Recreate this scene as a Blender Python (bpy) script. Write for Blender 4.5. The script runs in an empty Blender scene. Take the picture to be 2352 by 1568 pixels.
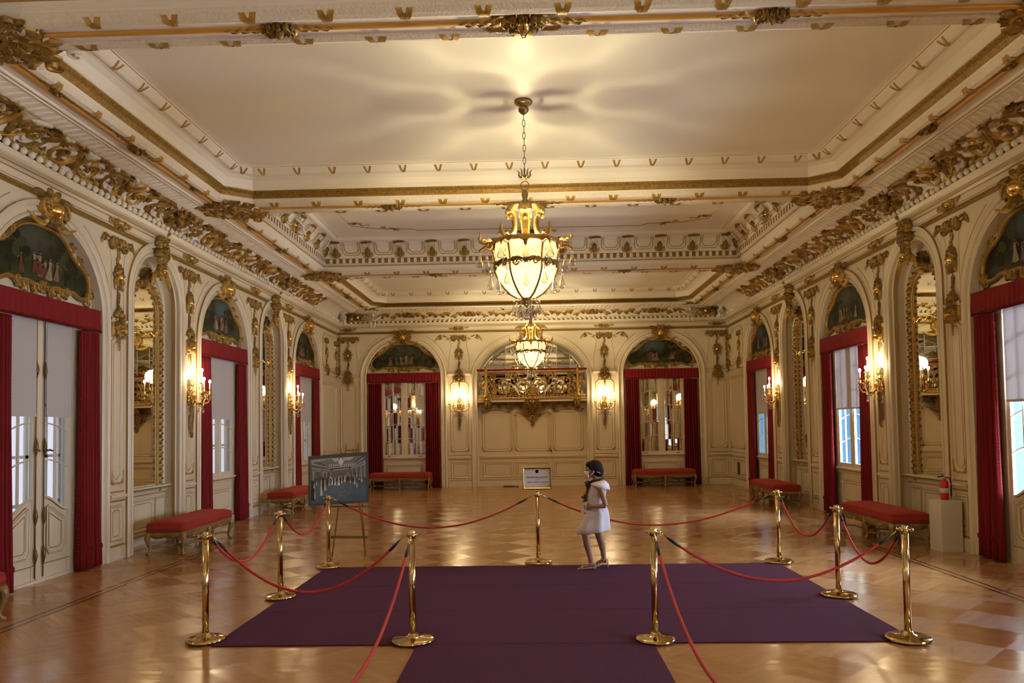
# brightness of the lamps the room has, of the sky, and the exposure
E_CH, E_CH_DN, E_SC = 255.0, 200.0, 19.0
SKY_E = 1.0
EXPO = 0.58
import bpy, bmesh, math, random
from math import sin, cos, pi, sqrt, radians
from mathutils import Vector, Matrix, noise

SC = bpy.context.scene
COL = SC.collection
W, L, H_SOFF = 6.3, 24.48, 5.67      # half width of the hall, far wall, soffit height
YF = -5.0                            # front wall, behind the camera
WIN_Y = [21.22, 15.5, 9.78, 4.06, -1.66]
MIR_Y = [18.36, 12.64, 6.92, 1.2]

# ------------------------------------------------------------------ materials
MATS = {}
def nodemat(name):
    m = bpy.data.materials.new(name); m.use_nodes = True
    nt = m.node_tree
    b = nt.nodes['Principled BSDF']
    MATS[name] = m
    return m, nt, b
def N(nt, t, **kw):
    n = nt.nodes.new(t)
    for k, v in kw.items():
        if k in n.inputs: n.inputs[k].default_value = v
        else: setattr(n, k, v)
    return n
def simple(name, col, rough=0.5, metal=0.0, noise_amt=0.0, nscale=8.0, bump=0.0, bscale=40.0, spec=0.5, sheen=0.0, coat=0.0):
    m, nt, b = nodemat(name)
    b.inputs['Base Color'].default_value = (*col, 1)
    b.inputs['Roughness'].default_value = rough
    b.inputs['Metallic'].default_value = metal
    b.inputs['Specular IOR Level'].default_value = spec
    if sheen:
        b.inputs['Sheen Weight'].default_value = sheen
        b.inputs['Sheen Tint'].default_value = (*[min(1, c*2+.1) for c in col], 1)
    if coat: b.inputs['Coat Weight'].default_value = coat
    tc = N(nt, 'ShaderNodeTexCoord')
    if noise_amt:
        nz = N(nt, 'ShaderNodeTexNoise', Scale=nscale, Detail=4.0)
        nt.links.new(tc.outputs['Object'], nz.inputs['Vector'])
        mx = N(nt, 'ShaderNodeMix', data_type='RGBA')
        mx.inputs[6].default_value = (*[c*(1-noise_amt) for c in col], 1)
        mx.inputs[7].default_value = (*[min(1, c*(1+noise_amt)) for c in col], 1)
        nt.links.new(nz.outputs['Fac'], mx.inputs[0])
        nt.links.new(mx.outputs[2], b.inputs['Base Color'])
    if bump:
        nb = N(nt, 'ShaderNodeTexNoise', Scale=bscale, Detail=3.0)
        nt.links.new(tc.outputs['Object'], nb.inputs['Vector'])
        bp = N(nt, 'ShaderNodeBump', Strength=bump, Distance=0.01)
        nt.links.new(nb.outputs['Fac'], bp.inputs['Height'])
        nt.links.new(bp.outputs['Normal'], b.inputs['Normal'])
    return m
def emis(name, col, strength, sample=False):
    m = bpy.data.materials.new(name); m.use_nodes = True; nt = m.node_tree
    nt.nodes.remove(nt.nodes['Principled BSDF'])
    e = N(nt, 'ShaderNodeEmission', Strength=strength); e.inputs['Color'].default_value = (*col, 1)
    nt.links.new(e.outputs[0], nt.nodes['Material Output'].inputs['Surface'])
    if not sample: m.cycles.emission_sampling = 'NONE'
    MATS[name] = m
    return m

simple('cream', (0.71, 0.62, 0.46), 0.38, noise_amt=0.05, nscale=2.5, bump=0.05, bscale=60)
simple('cream_panel', (0.69, 0.59, 0.42), 0.42, noise_amt=0.06, nscale=2.0)
simple('plaster', (0.77, 0.69, 0.57), 0.6, noise_amt=0.04, nscale=1.2)
simple('plaster_leaf', (0.72, 0.63, 0.49), 0.5, noise_amt=0.15, nscale=30, bump=0.9, bscale=45)
simple('gold', (0.45, 0.265, 0.06), 0.40, 0.5, noise_amt=0.4, nscale=14, bump=0.4, bscale=60)
simple('gold_bright', (0.85, 0.58, 0.16), 0.22, 0.95, noise_amt=0.12, nscale=12)
simple('gold_dark', (0.25, 0.138, 0.030), 0.45, 0.4, noise_amt=0.5, nscale=22, bump=0.6, bscale=70)
simple('gold_strip', (0.62, 0.33, 0.06), 0.42, 0.25, noise_amt=0.2, nscale=3)
simple('gold_leafband', (0.27, 0.155, 0.03), 0.45, 0.35, noise_amt=0.8, nscale=26, bump=1.0, bscale=26)
simple('gold_line', (0.42, 0.26, 0.08), 0.45, 0.45)
simple('brass', (0.66, 0.49, 0.22), 0.13, 1.0)
simple('facade_blue', (0.20, 0.50, 0.82), 0.8, noise_amt=0.1, nscale=1.0)
simple('brass_dark', (0.30, 0.21, 0.08), 0.35, 0.8)
simple('velvet_red', (0.185, 0.008, 0.010), 0.75, noise_amt=0.25, nscale=6, sheen=0.35, spec=0.2)
simple('pelmet_red', (0.21, 0.009, 0.012), 0.75, noise_amt=0.2, nscale=12, sheen=0.3, spec=0.2)
simple('bench_red', (0.33, 0.036, 0.024), 0.85, noise_amt=0.2, nscale=9, sheen=0.25, spec=0.15)
simple('rope_red', (0.42, 0.015, 0.015), 0.6, noise_amt=0.2, nscale=60, sheen=0.3)
simple('white_paint', (0.78, 0.76, 0.70), 0.45)
simple('white_box', (0.70, 0.66, 0.57), 0.5)
simple('bronze_pull', (0.16, 0.11, 0.04), 0.4, 0.7)
simple('black', (0.015, 0.013, 0.013), 0.5)
simple('grille', (0.05, 0.03, 0.02), 0.5, 0.3)
simple('skin', (0.33, 0.165, 0.10), 0.5, noise_amt=0.08, nscale=10)
simple('scarf_dark', (0.03, 0.014, 0.026), 0.8)
simple('hair', (0.010, 0.006, 0.005), 0.65, bump=0.8, bscale=90, spec=0.2)
simple('cloth_white', (0.72, 0.68, 0.74), 0.8, noise_amt=0.12, nscale=14, bump=0.4, bscale=25)
simple('cloth_pink', (0.60, 0.50, 0.55), 0.75, noise_amt=0.3, nscale=22, bump=0.4, bscale=25)
simple('mask_white', (0.75, 0.78, 0.86), 0.7)
simple('shoe_cream', (0.62, 0.55, 0.40), 0.4)
simple('ext_red', (0.55, 0.01, 0.012), 0.25)
simple('ext_label', (0.7, 0.7, 0.68), 0.4)
simple('metal_grey', (0.5, 0.5, 0.5), 0.3, 0.9)
simple('paper', (0.62, 0.60, 0.58), 0.5)
simple('ink', (0.05, 0.05, 0.055), 0.6)
simple('ink_green', (0.02, 0.045, 0.04), 0.6)
simple('poster_edge', (0.05, 0.055, 0.065), 0.4)
simple('poster_dark', (0.035, 0.045, 0.065), 0.3)
simple('poster_mid', (0.15, 0.17, 0.22), 0.3)
simple('poster_floor', (0.045, 0.10, 0.20), 0.25, noise_amt=0.6, nscale=9)  # blue cast of the daylight put into the printed floor's colour
simple('poster_grey', (0.085, 0.10, 0.14), 0.3, noise_amt=0.7, nscale=24)
simple('poster_light', (0.48, 0.50, 0.60), 0.3, noise_amt=0.25, nscale=14)
simple('poster_white', (0.72, 0.76, 0.85), 0.3)
simple('cushion_pipe', (0.30, 0.03, 0.02), 0.8)
simple('outside_wall', (0.75, 0.74, 0.72), 0.7)
emis('bulb', (1.0, 0.86, 0.60), 28.0)
emis('shade_glow', (1.0, 0.93, 0.60), 1.0)

def mk_candle():
    simple('candle', (0.85, 0.78, 0.62), 0.4)
mk_candle()

def mk_crystal():
    # cut crystal: mostly clear with bright reflecting facets
    m, nt, b = nodemat('crystal')
    nt.nodes.remove(b)
    tr = N(nt, 'ShaderNodeBsdfTransparent'); tr.inputs['Color'].default_value = (.80, .80, .76, 1)
    gl = N(nt, 'ShaderNodeBsdfGlossy', Roughness=0.04)
    gl.inputs['Color'].default_value = (1, 1, 1, 1)
    fr = N(nt, 'ShaderNodeLayerWeight', Blend=0.72)
    mx = N(nt, 'ShaderNodeMixShader')
    nt.links.new(fr.outputs['Facing'], mx.inputs[0]); nt.links.new(tr.outputs[0], mx.inputs[1]); nt.links.new(gl.outputs[0], mx.inputs[2])
    nt.links.new(mx.outputs[0], nt.nodes['Material Output'].inputs['Surface'])
mk_crystal()
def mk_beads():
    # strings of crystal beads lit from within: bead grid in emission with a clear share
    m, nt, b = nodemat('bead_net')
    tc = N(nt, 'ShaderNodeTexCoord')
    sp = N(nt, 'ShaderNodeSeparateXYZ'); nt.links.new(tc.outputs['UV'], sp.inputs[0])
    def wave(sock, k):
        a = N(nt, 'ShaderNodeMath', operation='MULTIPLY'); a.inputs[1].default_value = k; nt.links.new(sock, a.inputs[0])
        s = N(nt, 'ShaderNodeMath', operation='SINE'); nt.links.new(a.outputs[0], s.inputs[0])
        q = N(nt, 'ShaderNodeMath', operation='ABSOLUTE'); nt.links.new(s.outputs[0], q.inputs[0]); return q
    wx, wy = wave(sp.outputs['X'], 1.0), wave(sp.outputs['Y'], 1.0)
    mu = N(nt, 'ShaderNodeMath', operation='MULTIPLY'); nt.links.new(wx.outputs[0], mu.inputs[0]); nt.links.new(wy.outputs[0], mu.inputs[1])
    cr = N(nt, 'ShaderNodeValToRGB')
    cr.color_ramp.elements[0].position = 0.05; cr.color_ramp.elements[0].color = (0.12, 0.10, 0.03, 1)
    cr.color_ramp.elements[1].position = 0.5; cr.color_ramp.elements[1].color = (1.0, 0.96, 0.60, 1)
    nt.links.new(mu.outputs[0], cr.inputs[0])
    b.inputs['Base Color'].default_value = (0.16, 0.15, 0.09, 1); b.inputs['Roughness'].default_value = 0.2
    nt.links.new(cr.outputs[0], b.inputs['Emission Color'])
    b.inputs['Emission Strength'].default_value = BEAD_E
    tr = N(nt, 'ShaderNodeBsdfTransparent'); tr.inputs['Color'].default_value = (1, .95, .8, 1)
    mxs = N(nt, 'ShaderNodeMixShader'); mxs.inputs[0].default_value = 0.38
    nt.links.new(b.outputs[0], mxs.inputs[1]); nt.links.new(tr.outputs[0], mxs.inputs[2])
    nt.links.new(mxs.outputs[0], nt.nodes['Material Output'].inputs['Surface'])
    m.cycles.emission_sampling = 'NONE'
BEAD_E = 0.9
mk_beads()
def mk_mirror(name, rough, warp, wscale, col=(0.86, 0.86, 0.82)):
    m, nt, b = nodemat(name)
    b.inputs['Base Color'].default_value = (*col, 1); b.inputs['Metallic'].default_value = 1.0; b.inputs['Roughness'].default_value = rough
    if warp:
        tc = N(nt, 'ShaderNodeTexCoord'); nz = N(nt, 'ShaderNodeTexNoise', Scale=wscale, Detail=0.0)
        nt.links.new(tc.outputs['Object'], nz.inputs['Vector'])
        bp = N(nt, 'ShaderNodeBump', Strength=warp, Distance=0.02)
        nt.links.new(nz.outputs['Fac'], bp.inputs['Height']); nt.links.new(bp.outputs['Normal'], b.inputs['Normal'])
mk_mirror('mirror', 0.01, 0.0, 1, (0.72, 0.70, 0.62))
mk_mirror('mirror_pane', 0.02, 0.05, 1.3, (0.80, 0.79, 0.72))
def mk_glass():
    m, nt, b = nodemat('glass')
    nt.nodes.remove(b)
    tr = N(nt, 'ShaderNodeBsdfTransparent'); tr.inputs['Color'].default_value = (.95, .97, .98, 1)
    gl = N(nt, 'ShaderNodeBsdfGlossy', Roughness=0.02)
    fr = N(nt, 'ShaderNodeFresnel', IOR=1.45)
    mx = N(nt, 'ShaderNodeMixShader')
    nt.links.new(fr.outputs[0], mx.inputs[0]); nt.links.new(tr.outputs[0], mx.inputs[1]); nt.links.new(gl.outputs[0], mx.inputs[2])
    nt.links.new(mx.outputs[0], nt.nodes['Material Output'].inputs['Surface'])
mk_glass()
def mk_shade():
    m, nt, b = nodemat('shade_cloth')
    nt.nodes.remove(b)
    d = N(nt, 'ShaderNodeBsdfDiffuse'); d.inputs['Color'].default_value = (.60, .56, .53, 1)
    t = N(nt, 'ShaderNodeBsdfTranslucent'); t.inputs['Color'].default_value = (.55, .53, .53, 1)
    mx = N(nt, 'ShaderNodeMixShader'); mx.inputs[0].default_value = 0.16
    nt.links.new(d.outputs[0], mx.inputs[1]); nt.links.new(t.outputs[0], mx.inputs[2])
    nt.links.new(mx.outputs[0], nt.nodes['Material Output'].inputs['Surface'])
mk_shade()

def mk_floor():
    m, nt, b = nodemat('parquet')
    tc = N(nt, 'ShaderNodeTexCoord')
    mp = N(nt, 'ShaderNodeMapping'); mp.inputs['Rotation'].default_value = (0, 0, radians(45))
    nt.links.new(tc.outputs['Object'], mp.inputs['Vector'])
    S = 1.0/0.62
    ck = N(nt, 'ShaderNodeTexChecker', Scale=S); nt.links.new(mp.outputs[0], ck.inputs['Vector'])
    ck.inputs['Color1'].default_value = (1, 1, 1, 1); ck.inputs['Color2'].default_value = (0, 0, 0, 1)
    # planks: two directions
    def planks(rot):
        mq = N(nt, 'ShaderNodeMapping'); mq.inputs['Rotation'].default_value = (0, 0, rot)
        nt.links.new(tc.outputs['Object'], mq.inputs['Vector'])
        br = N(nt, 'ShaderNodeTexBrick', Scale=1.0)
        br.inputs['Brick Width'].default_value = 0.62; br.inputs['Row Height'].default_value = 0.0775
        br.inputs['Mortar Size'].default_value = 0.0012; br.offset = 0.0
        br.inputs['Color1'].default_value = (0.38, 0.38, 0.38, 1); br.inputs['Color2'].default_value = (0.58, 0.58, 0.58, 1); br.inputs['Mortar'].default_value = (0.2, 0.2, 0.2, 1)
        nt.links.new(mq.outputs[0], br.inputs['Vector'])
        wv = N(nt, 'ShaderNodeMapping'); wv.inputs['Rotation'].default_value = (0, 0, rot); wv.inputs['Scale'].default_value = (1.5, 28, 1)
        nt.links.new(tc.outputs['Object'], wv.inputs['Vector'])
        nz = N(nt, 'ShaderNodeTexNoise', Scale=2.0, Detail=5.0); nt.links.new(wv.outputs[0], nz.inputs['Vector'])
        mx = N(nt, 'ShaderNodeMix', data_type='RGBA'); mx.inputs[0].default_value = 0.35
        nt.links.new(br.outputs['Color'], mx.inputs[6]); nt.links.new(nz.outputs['Fac'], mx.inputs[7])
        return mx.outputs[2]
    pa, pb = planks(radians(45)), planks(radians(135))
    mx = N(nt, 'ShaderNodeMix', data_type='RGBA')
    nt.links.new(ck.outputs['Fac'], mx.inputs[0]); nt.links.new(pa, mx.inputs[6]); nt.links.new(pb, mx.inputs[7])
    cr = N(nt, 'ShaderNodeValToRGB')
    cr.color_ramp.elements[0].position = 0.1; cr.color_ramp.elements[0].color = (0.26, 0.105, 0.030, 1)
    cr.color_ramp.elements[1].position = 0.8; cr.color_ramp.elements[1].color = (0.60, 0.34, 0.135, 1)
    e = cr.color_ramp.elements.new(0.45); e.color = (0.45, 0.22, 0.075, 1)
    nt.links.new(mx.outputs[2], cr.inputs[0])
    # border zone with two dark inlay lines at |x| = 5.2 and near the far wall
    sp = N(nt, 'ShaderNodeSeparateXYZ'); nt.links.new(tc.outputs['Object'], sp.inputs[0])
    def M(op, a, bb=None, c=None):
        n = N(nt, 'ShaderNodeMath', operation=op)
        for i, v in enumerate((a, bb, c)):
            if v is None: continue
            if isinstance(v, (int, float)): n.inputs[i].default_value = v
            else: nt.links.new(v, n.inputs[i])
        return n.outputs[0]
    ax = M('ABSOLUTE', sp.outputs['X'])
    ay = M('SUBTRACT', sp.outputs['Y'], L - 6.3)     # so that the far border sits where the side one does
    far = M('MAXIMUM', ax, ay)
    def band(cn, hw): return M('LESS_THAN', M('ABSOLUTE', M('SUBTRACT', far, cn)), hw)
    lines = M('MAXIMUM', band(5.15, 0.018), band(5.25, 0.018))
    inlay = N(nt, 'ShaderNodeMix', data_type='RGBA'); nt.links.new(lines, inlay.inputs[0])
    nt.links.new(cr.outputs[0], inlay.inputs[6]); inlay.inputs[7].default_value = (0.05, 0.015, 0.006, 1)
    nt.links.new(inlay.outputs[2], b.inputs['Base Color'])
    # each square polished its own way
    r = N(nt, 'ShaderNodeMix', data_type='FLOAT'); r.inputs[2].default_value = 0.17; r.inputs[3].default_value = 0.27
    nt.links.new(ck.outputs['Fac'], r.inputs[0]); nt.links.new(r.outputs[0], b.inputs['Roughness'])
    wm = N(nt, 'ShaderNodeMapping'); wm.inputs['Scale'].default_value = (1.2, 4.5, 1)
    nt.links.new(tc.outputs['Object'], wm.inputs['Vector'])
    nz = N(nt, 'ShaderNodeTexNoise', Scale=1.6, Detail=2.0); nt.links.new(wm.outputs[0], nz.inputs['Vector'])
    b1 = N(nt, 'ShaderNodeBump', Strength=0.16, Distance=0.02); nt.links.new(nz.outputs['Fac'], b1.inputs['Height'])
    b2 = N(nt, 'ShaderNodeBump', Strength=0.14, Distance=0.002); nt.links.new(mx.outputs[2], b2.inputs['Height']); nt.links.new(b1.outputs[0], b2.inputs['Normal'])
    nt.links.new(b2.outputs[0], b.inputs['Normal'])
    b.inputs['Specular IOR Level'].default_value = 0.6
    # brushed along the planks, which turn by a quarter from square to square
    tg = N(nt, 'ShaderNodeTangent', direction_type='UV_MAP'); nt.links.new(tg.outputs[0], b.inputs['Tangent'])
    ar = N(nt, 'ShaderNodeMix', data_type='FLOAT'); ar.inputs[2].default_value = 0.125; ar.inputs[3].default_value = 0.375
    nt.links.new(ck.outputs['Fac'], ar.inputs[0]); nt.links.new(ar.outputs[0], b.inputs['Anisotropic Rotation']); b.inputs['Anisotropic'].default_value = 0.6
    b.inputs['Coat Weight'].default_value = 0.35; b.inputs['Coat Roughness'].default_value = 0.2
mk_floor()
def mk_carpet(name, seams):
    m, nt, b = nodemat(name)
    tc = N(nt, 'ShaderNodeTexCoord')
    nz = N(nt, 'ShaderNodeTexNoise', Scale=160.0, Detail=2.0); nt.links.new(tc.outputs['Object'], nz.inputs['Vector'])
    cr = N(nt, 'ShaderNodeValToRGB')
    cr.color_ramp.elements[0].position = 0.3; cr.color_ramp.elements[0].color = (0.050, 0.008, 0.008, 1)
    cr.color_ramp.elements[1].position = 0.75; cr.color_ramp.elements[1].color = (0.105, 0.021, 0.022, 1)
    nt.links.new(nz.outputs['Fac'], cr.inputs[0]); nt.links.new(cr.outputs[0], b.inputs['Base Color'])
    b.inputs['Roughness'].default_value = 0.95; b.inputs['Sheen Weight'].default_value = 0.14; b.inputs['Sheen Tint'].default_value = (0.34, 0.28, 0.62, 1)  # bluish sheen tint stands in for cool daylight on the maroon pile
    b.inputs['Specular IOR Level'].default_value = 0.1
    bp = N(nt, 'ShaderNodeBump', Strength=0.6, Distance=0.01); nt.links.new(nz.outputs['Fac'], bp.inputs['Height']); nt.links.new(bp.outputs[0], b.inputs['Normal'])
mk_carpet('carpet', True)

def mk_painting(name, seed, sky=(0.10, 0.12, 0.12)):
    m, nt, b = nodemat(name)
    tc = N(nt, 'ShaderNodeTexCoord')
    mp = N(nt, 'ShaderNodeMapping'); mp.inputs['Location'].default_value = (seed*3.7, 0, seed*1.9); nt.links.new(tc.outputs['Object'], mp.inputs['Vector'])
    n1 = N(nt, 'ShaderNodeTexNoise', Scale=3.2, Detail=6.0); nt.links.new(mp.outputs[0], n1.inputs['Vector'])
    c1 = N(nt, 'ShaderNodeValToRGB'); el = c1.color_ramp.elements
    el[0].position = 0.36; el[0].color = (0.008, 0.008, 0.004, 1)
    el[1].position = 0.66; el[1].color = (0.065, 0.06, 0.022, 1)
    e = el.new(0.5); e.color = (0.026, 0.025, 0.010, 1)
    nt.links.new(n1.outputs['Fac'], c1.inputs[0])
    # sky opening, figures and lawn as soft patches
    def patch(prev, cx, cz, rx, rz, col, edge=0.35, scale=5.0):
        q = N(nt, 'ShaderNodeMapping'); q.inputs['Location'].default_value = (-cx/rx, 0, -cz/rz); q.inputs['Scale'].default_value = (1/rx, 0.0, 1/rz)
        nt.links.new(tc.outputs['Object'], q.inputs['Vector'])
        ln = N(nt, 'ShaderNodeVectorMath', operation='LENGTH'); nt.links.new(q.outputs[0], ln.inputs[0])
        nn = N(nt, 'ShaderNodeTexNoise', Scale=scale, Detail=3.0); nt.links.new(mp.outputs[0], nn.inputs['Vector'])
        ad = N(nt, 'ShaderNodeMath', operation='ADD'); nt.links.new(ln.outputs['Value'], ad.inputs[0])
        sb = N(nt, 'ShaderNodeMath', operation='MULTIPLY_ADD'); nt.links.new(nn.outputs['Fac'], sb.inputs[0]); sb.inputs[1].default_value = 1.4; sb.inputs[2].default_value = -0.7
        nt.links.new(sb.outputs[0], ad.inputs[1])
        r = N(nt, 'ShaderNodeMapRange'); r.inputs['From Min'].default_value = 1.0 + edge; r.inputs['From Max'].default_value = 1.0 - edge; nt.links.new(ad.outputs[0], r.inputs['Value'])
        mx = N(nt, 'ShaderNodeMix', data_type='RGBA'); nt.links.new(r.outputs[0], mx.inputs[0]); nt.links.new(prev, mx.inputs[6]); mx.inputs[7].default_value = (*col, 1)
        return mx.outputs[2]
    rnd = random.Random(seed)
    p = patch(c1.outputs[0], rnd.uniform(-.35, .1), 0.62, 0.32, 0.2, sky, 0.5)
    p = patch(p, 0.0, 0.10, 0.75, 0.10, (0.05, 0.055, 0.018), 0.5)
    nt.links.new(p, b.inputs['Base Color']); b.inputs['Roughness'].default_value = 0.6; b.inputs['Specular IOR Level'].default_value = 0.15
for n_, c_ in (('paint_pink', (.22, .12, .09)), ('paint_cream', (.30, .24, .15)), ('paint_rust', (.13, .045, .02)), ('paint_grey', (.12, .11, .11)), ('paint_flesh', (.27, .16, .10)), ('paint_trunk', (.018, .014, .008)), ('paint_olive', (.05, .052, .018))): simple(n_, c_, .6, noise_amt=.45, nscale=26, spec=.15)
for i in range(8): mk_painting('oil_painting_%d' % i, i+1, (0.07, 0.10, 0.11) if i % 2 else (0.075, 0.075, 0.05))

# ------------------------------------------------------------------ mesh builder
class MB:
    def __init__(s): s.v = []; s.f = []; s.m = []; s.sm = []; s.uv = None; s.off = Vector((0, 0, 0))
    def add(s, vs, fs, mat, smooth=True):
        o = len(s.v); ox, oy, oz = s.off
        s.v.extend([(p[0]+ox, p[1]+oy, p[2]+oz) for p in vs])
        s.f.extend([tuple(i+o for i in f) for f in fs])
        if isinstance(mat, str): s.m.extend([mat]*len(fs))
        else: s.m.extend(mat)
        s.sm.extend([smooth]*len(fs))
    def box(s, x0, x1, y0, y1, z0, z1, mat):
        vs = [(x, y, z) for x in (x0, x1) for y in (y0, y1) for z in (z0, z1)]
        s.add(vs, [(0, 1, 3, 2), (4, 6, 7, 5), (0, 4, 5, 1), (2, 3, 7, 6), (0, 2, 6, 4), (1, 5, 7, 3)], mat, False)
    def tube(s, path, rad, mat, seg=8, caps=True, closed=False):
        n = len(path); P = [Vector(p) for p in path]
        if isinstance(rad, (int, float)): rad = [rad]*n
        vs = []; prev = None
        for i in range(n):
            if closed: t = (P[(i+1) % n]-P[i-1])
            else: t = P[min(i+1, n-1)]-P[max(i-1, 0)]
            if t.length < 1e-9: t = Vector((0, 0, 1))
            t.normalize()
            if prev is None:
                a = Vector((0, 0, 1)) if abs(t.z) < 0.9 else Vector((1, 0, 0))
                u = t.cross(a).normalized()
            else:
                u = (prev - t*prev.dot(t))
                u = u.normalized() if u.length > 1e-6 else t.orthogonal().normalized()
            prev = u; w = t.cross(u)
            r = rad[i]; ru, rw = (r if isinstance(r, tuple) else (r, r))
            for k in range(seg):
                a = 2*pi*k/seg
                vs.append(P[i]+u*(cos(a)*ru)+w*(sin(a)*rw))
        fs = []
        for i in range(n if closed else n-1):
            j = (i+1) % n
            for k in range(seg):
                fs.append((i*seg+k, i*seg+(k+1) % seg, j*seg+(k+1) % seg, j*seg+k))
        if caps and not closed:
            fs.append(tuple(range(seg-1, -1, -1))); fs.append(tuple((n-1)*seg+k for k in range(seg)))
        s.add(vs, fs, mat)
    def lathe(s, prof, mat, seg=24, cx=0, cy=0, cz=0, sx=1, sy=1):
        vs = []
        for r, z in prof:
            for k in range(seg):
                a = 2*pi*k/seg; vs.append((cx+r*cos(a)*sx, cy+r*sin(a)*sy, cz+z))
        fs = []
        for i in range(len(prof)-1):
            for k in range(seg):
                fs.append((i*seg+k, i*seg+(k+1) % seg, (i+1)*seg+(k+1) % seg, (i+1)*seg+k))
        if prof[0][0] > 1e-4: fs.append(tuple(range(seg-1, -1, -1)))
        if prof[-1][0] > 1e-4: fs.append(tuple((len(prof)-1)*seg+k for k in range(seg)))
        s.add(vs, fs, mat)
    def ball(s, c, r, mat, seg=10, rings=6):
        rx, ry, rz = r if isinstance(r, tuple) else (r, r, r)
        vs = [(c[0], c[1], c[2]+rz)]
        for i in range(1, rings):
            t = pi*i/rings
            for k in range(seg):
                a = 2*pi*k/seg; vs.append((c[0]+rx*sin(t)*cos(a), c[1]+ry*sin(t)*sin(a), c[2]+rz*cos(t)))
        vs.append((c[0], c[1], c[2]-rz)); fs = []
        for k in range(seg): fs.append((0, 1+k, 1+(k+1) % seg))
        for i in range(rings-2):
            for k in range(seg):
                a, b2 = 1+i*seg+k, 1+i*seg+(k+1) % seg
                fs.append((a, a+seg, b2+seg, b2))
        e = len(vs)-1; o = 1+(rings-2)*seg
        for k in range(seg): fs.append((o+k, e, o+(k+1) % seg))
        s.add(vs, fs, mat)
    def sweep(s, path, prof, mp, mats, closed=False, smooth=False):
        """path 2D points, prof [(o, d)], mats one per profile segment; mp(a, b, d) -> 3D"""
        n = len(path); k = len(prof); vs = []
        P = [Vector(p) for p in path]
        for i in range(n):
            if closed: a, c = P[i-1], P[(i+1) % n]
            else: a, c = P[max(i-1, 0)], P[min(i+1, n-1)]
            d0 = (P[i]-a); d1 = (c-P[i])
            if d0.length < 1e-9: d0 = d1
            if d1.length < 1e-9: d1 = d0
            d0 = d0.normalized(); d1 = d1.normalized()
            n0 = Vector((-d0.y, d0.x)); n1 = Vector((-d1.y, d1.x))
            m = (n0+n1)/max(0.25, 1+n0.dot(n1))
            for o, d in prof:
                q = P[i]+m*o; vs.append(mp(q.x, q.y, d))
        fs = []; ms = []
        for i in range(n if closed else n-1):
            j = (i+1) % n
            for q in range(k-1):
                fs.append((i*k+q, j*k+q, j*k+q+1, i*k+q+1)); ms.append(mats if isinstance(mats, str) else mats[q])
        s.add(vs, fs, ms, smooth)
    def build(s, name, parent=None, loc=None, rot=None, solid=0, uv=None):
        me = bpy.data.meshes.new(name)
        me.from_pydata([tuple(p) for p in s.v], [], s.f)
        names = sorted(set(s.m)); idx = {m: i for i, m in enumerate(names)}
        for m in names: me.materials.append(MATS[m])
        me.polygons.foreach_set('material_index', [idx[m] for m in s.m])
        me.polygons.foreach_set('use_smooth', s.sm)
        if uv:
            l = me.uv_layers.new(name='UVMap')
            for lp in me.loops: l.data[lp.index].uv = uv(Vector(me.vertices[lp.vertex_index].co))
        me.update()
        return link(name, me, parent, loc, rot, solid)
def link(name, me, parent=None, loc=None, rot=None, solid=0):
    o = bpy.data.objects.new(name, me); COL.objects.link(o)
    if parent: o.parent = parent
    if loc is not None: o.location = loc
    if rot is not None: o.rotation_euler = rot
    if solid:
        md = o.modifiers.new('Solidify', 'SOLIDIFY'); md.thickness = solid; md.offset = 0
    return o
def empty(name, loc=(0, 0, 0), rz=0.0, parent=None):
    o = bpy.data.objects.new(name, None); COL.objects.link(o)
    o.empty_display_size = 0.1; o.location = loc; o.rotation_euler = (0, 0, rz)
    if parent: o.parent = parent
    return o
def tag(o, label=None, cat=None, group=None, kind=None):
    if label: o['label'] = label
    if cat: o['category'] = cat
    if group: o['group'] = group
    if kind: o['kind'] = kind
    return o
KIDS = {}
def copy_tree(o, parent=None):
    c = o.copy(); COL.objects.link(c); c.parent = parent
    for ch in list(o.children): copy_tree(ch, c)
    return c
def wl(u, z, d): return (u, -d, z)          # wall frame: u along, z up, d out into the room
WROT = {'left': pi/2, 'right': -pi/2, 'back': 0.0, 'front': pi}
WLOC = {'left': (-W, 0, 0), 'right': (W, 0, 0), 'back': (0, L, 0), 'front': (0, YF, 0)}
def wpos(wall, u, z=0, d=0):
    M_ = Matrix.Translation(WLOC[wall]) @ Matrix.Rotation(WROT[wall], 4, 'Z')
    return M_ @ Vector((u, -d, z))
def uo(wall, y): return y if wall == 'left' else -y   # local u of a world Y on the side walls
def lamp(name, kind, energy, col, loc, parent=None, **kw):
    l = bpy.data.lights.new(name, kind); l.energy = energy; l.color = col
    for k, v in kw.items(): setattr(l, k, v)
    o = bpy.data.objects.new(name, l); COL.objects.link(o); o.location = loc
    if parent: o.parent = parent
    return o
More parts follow.
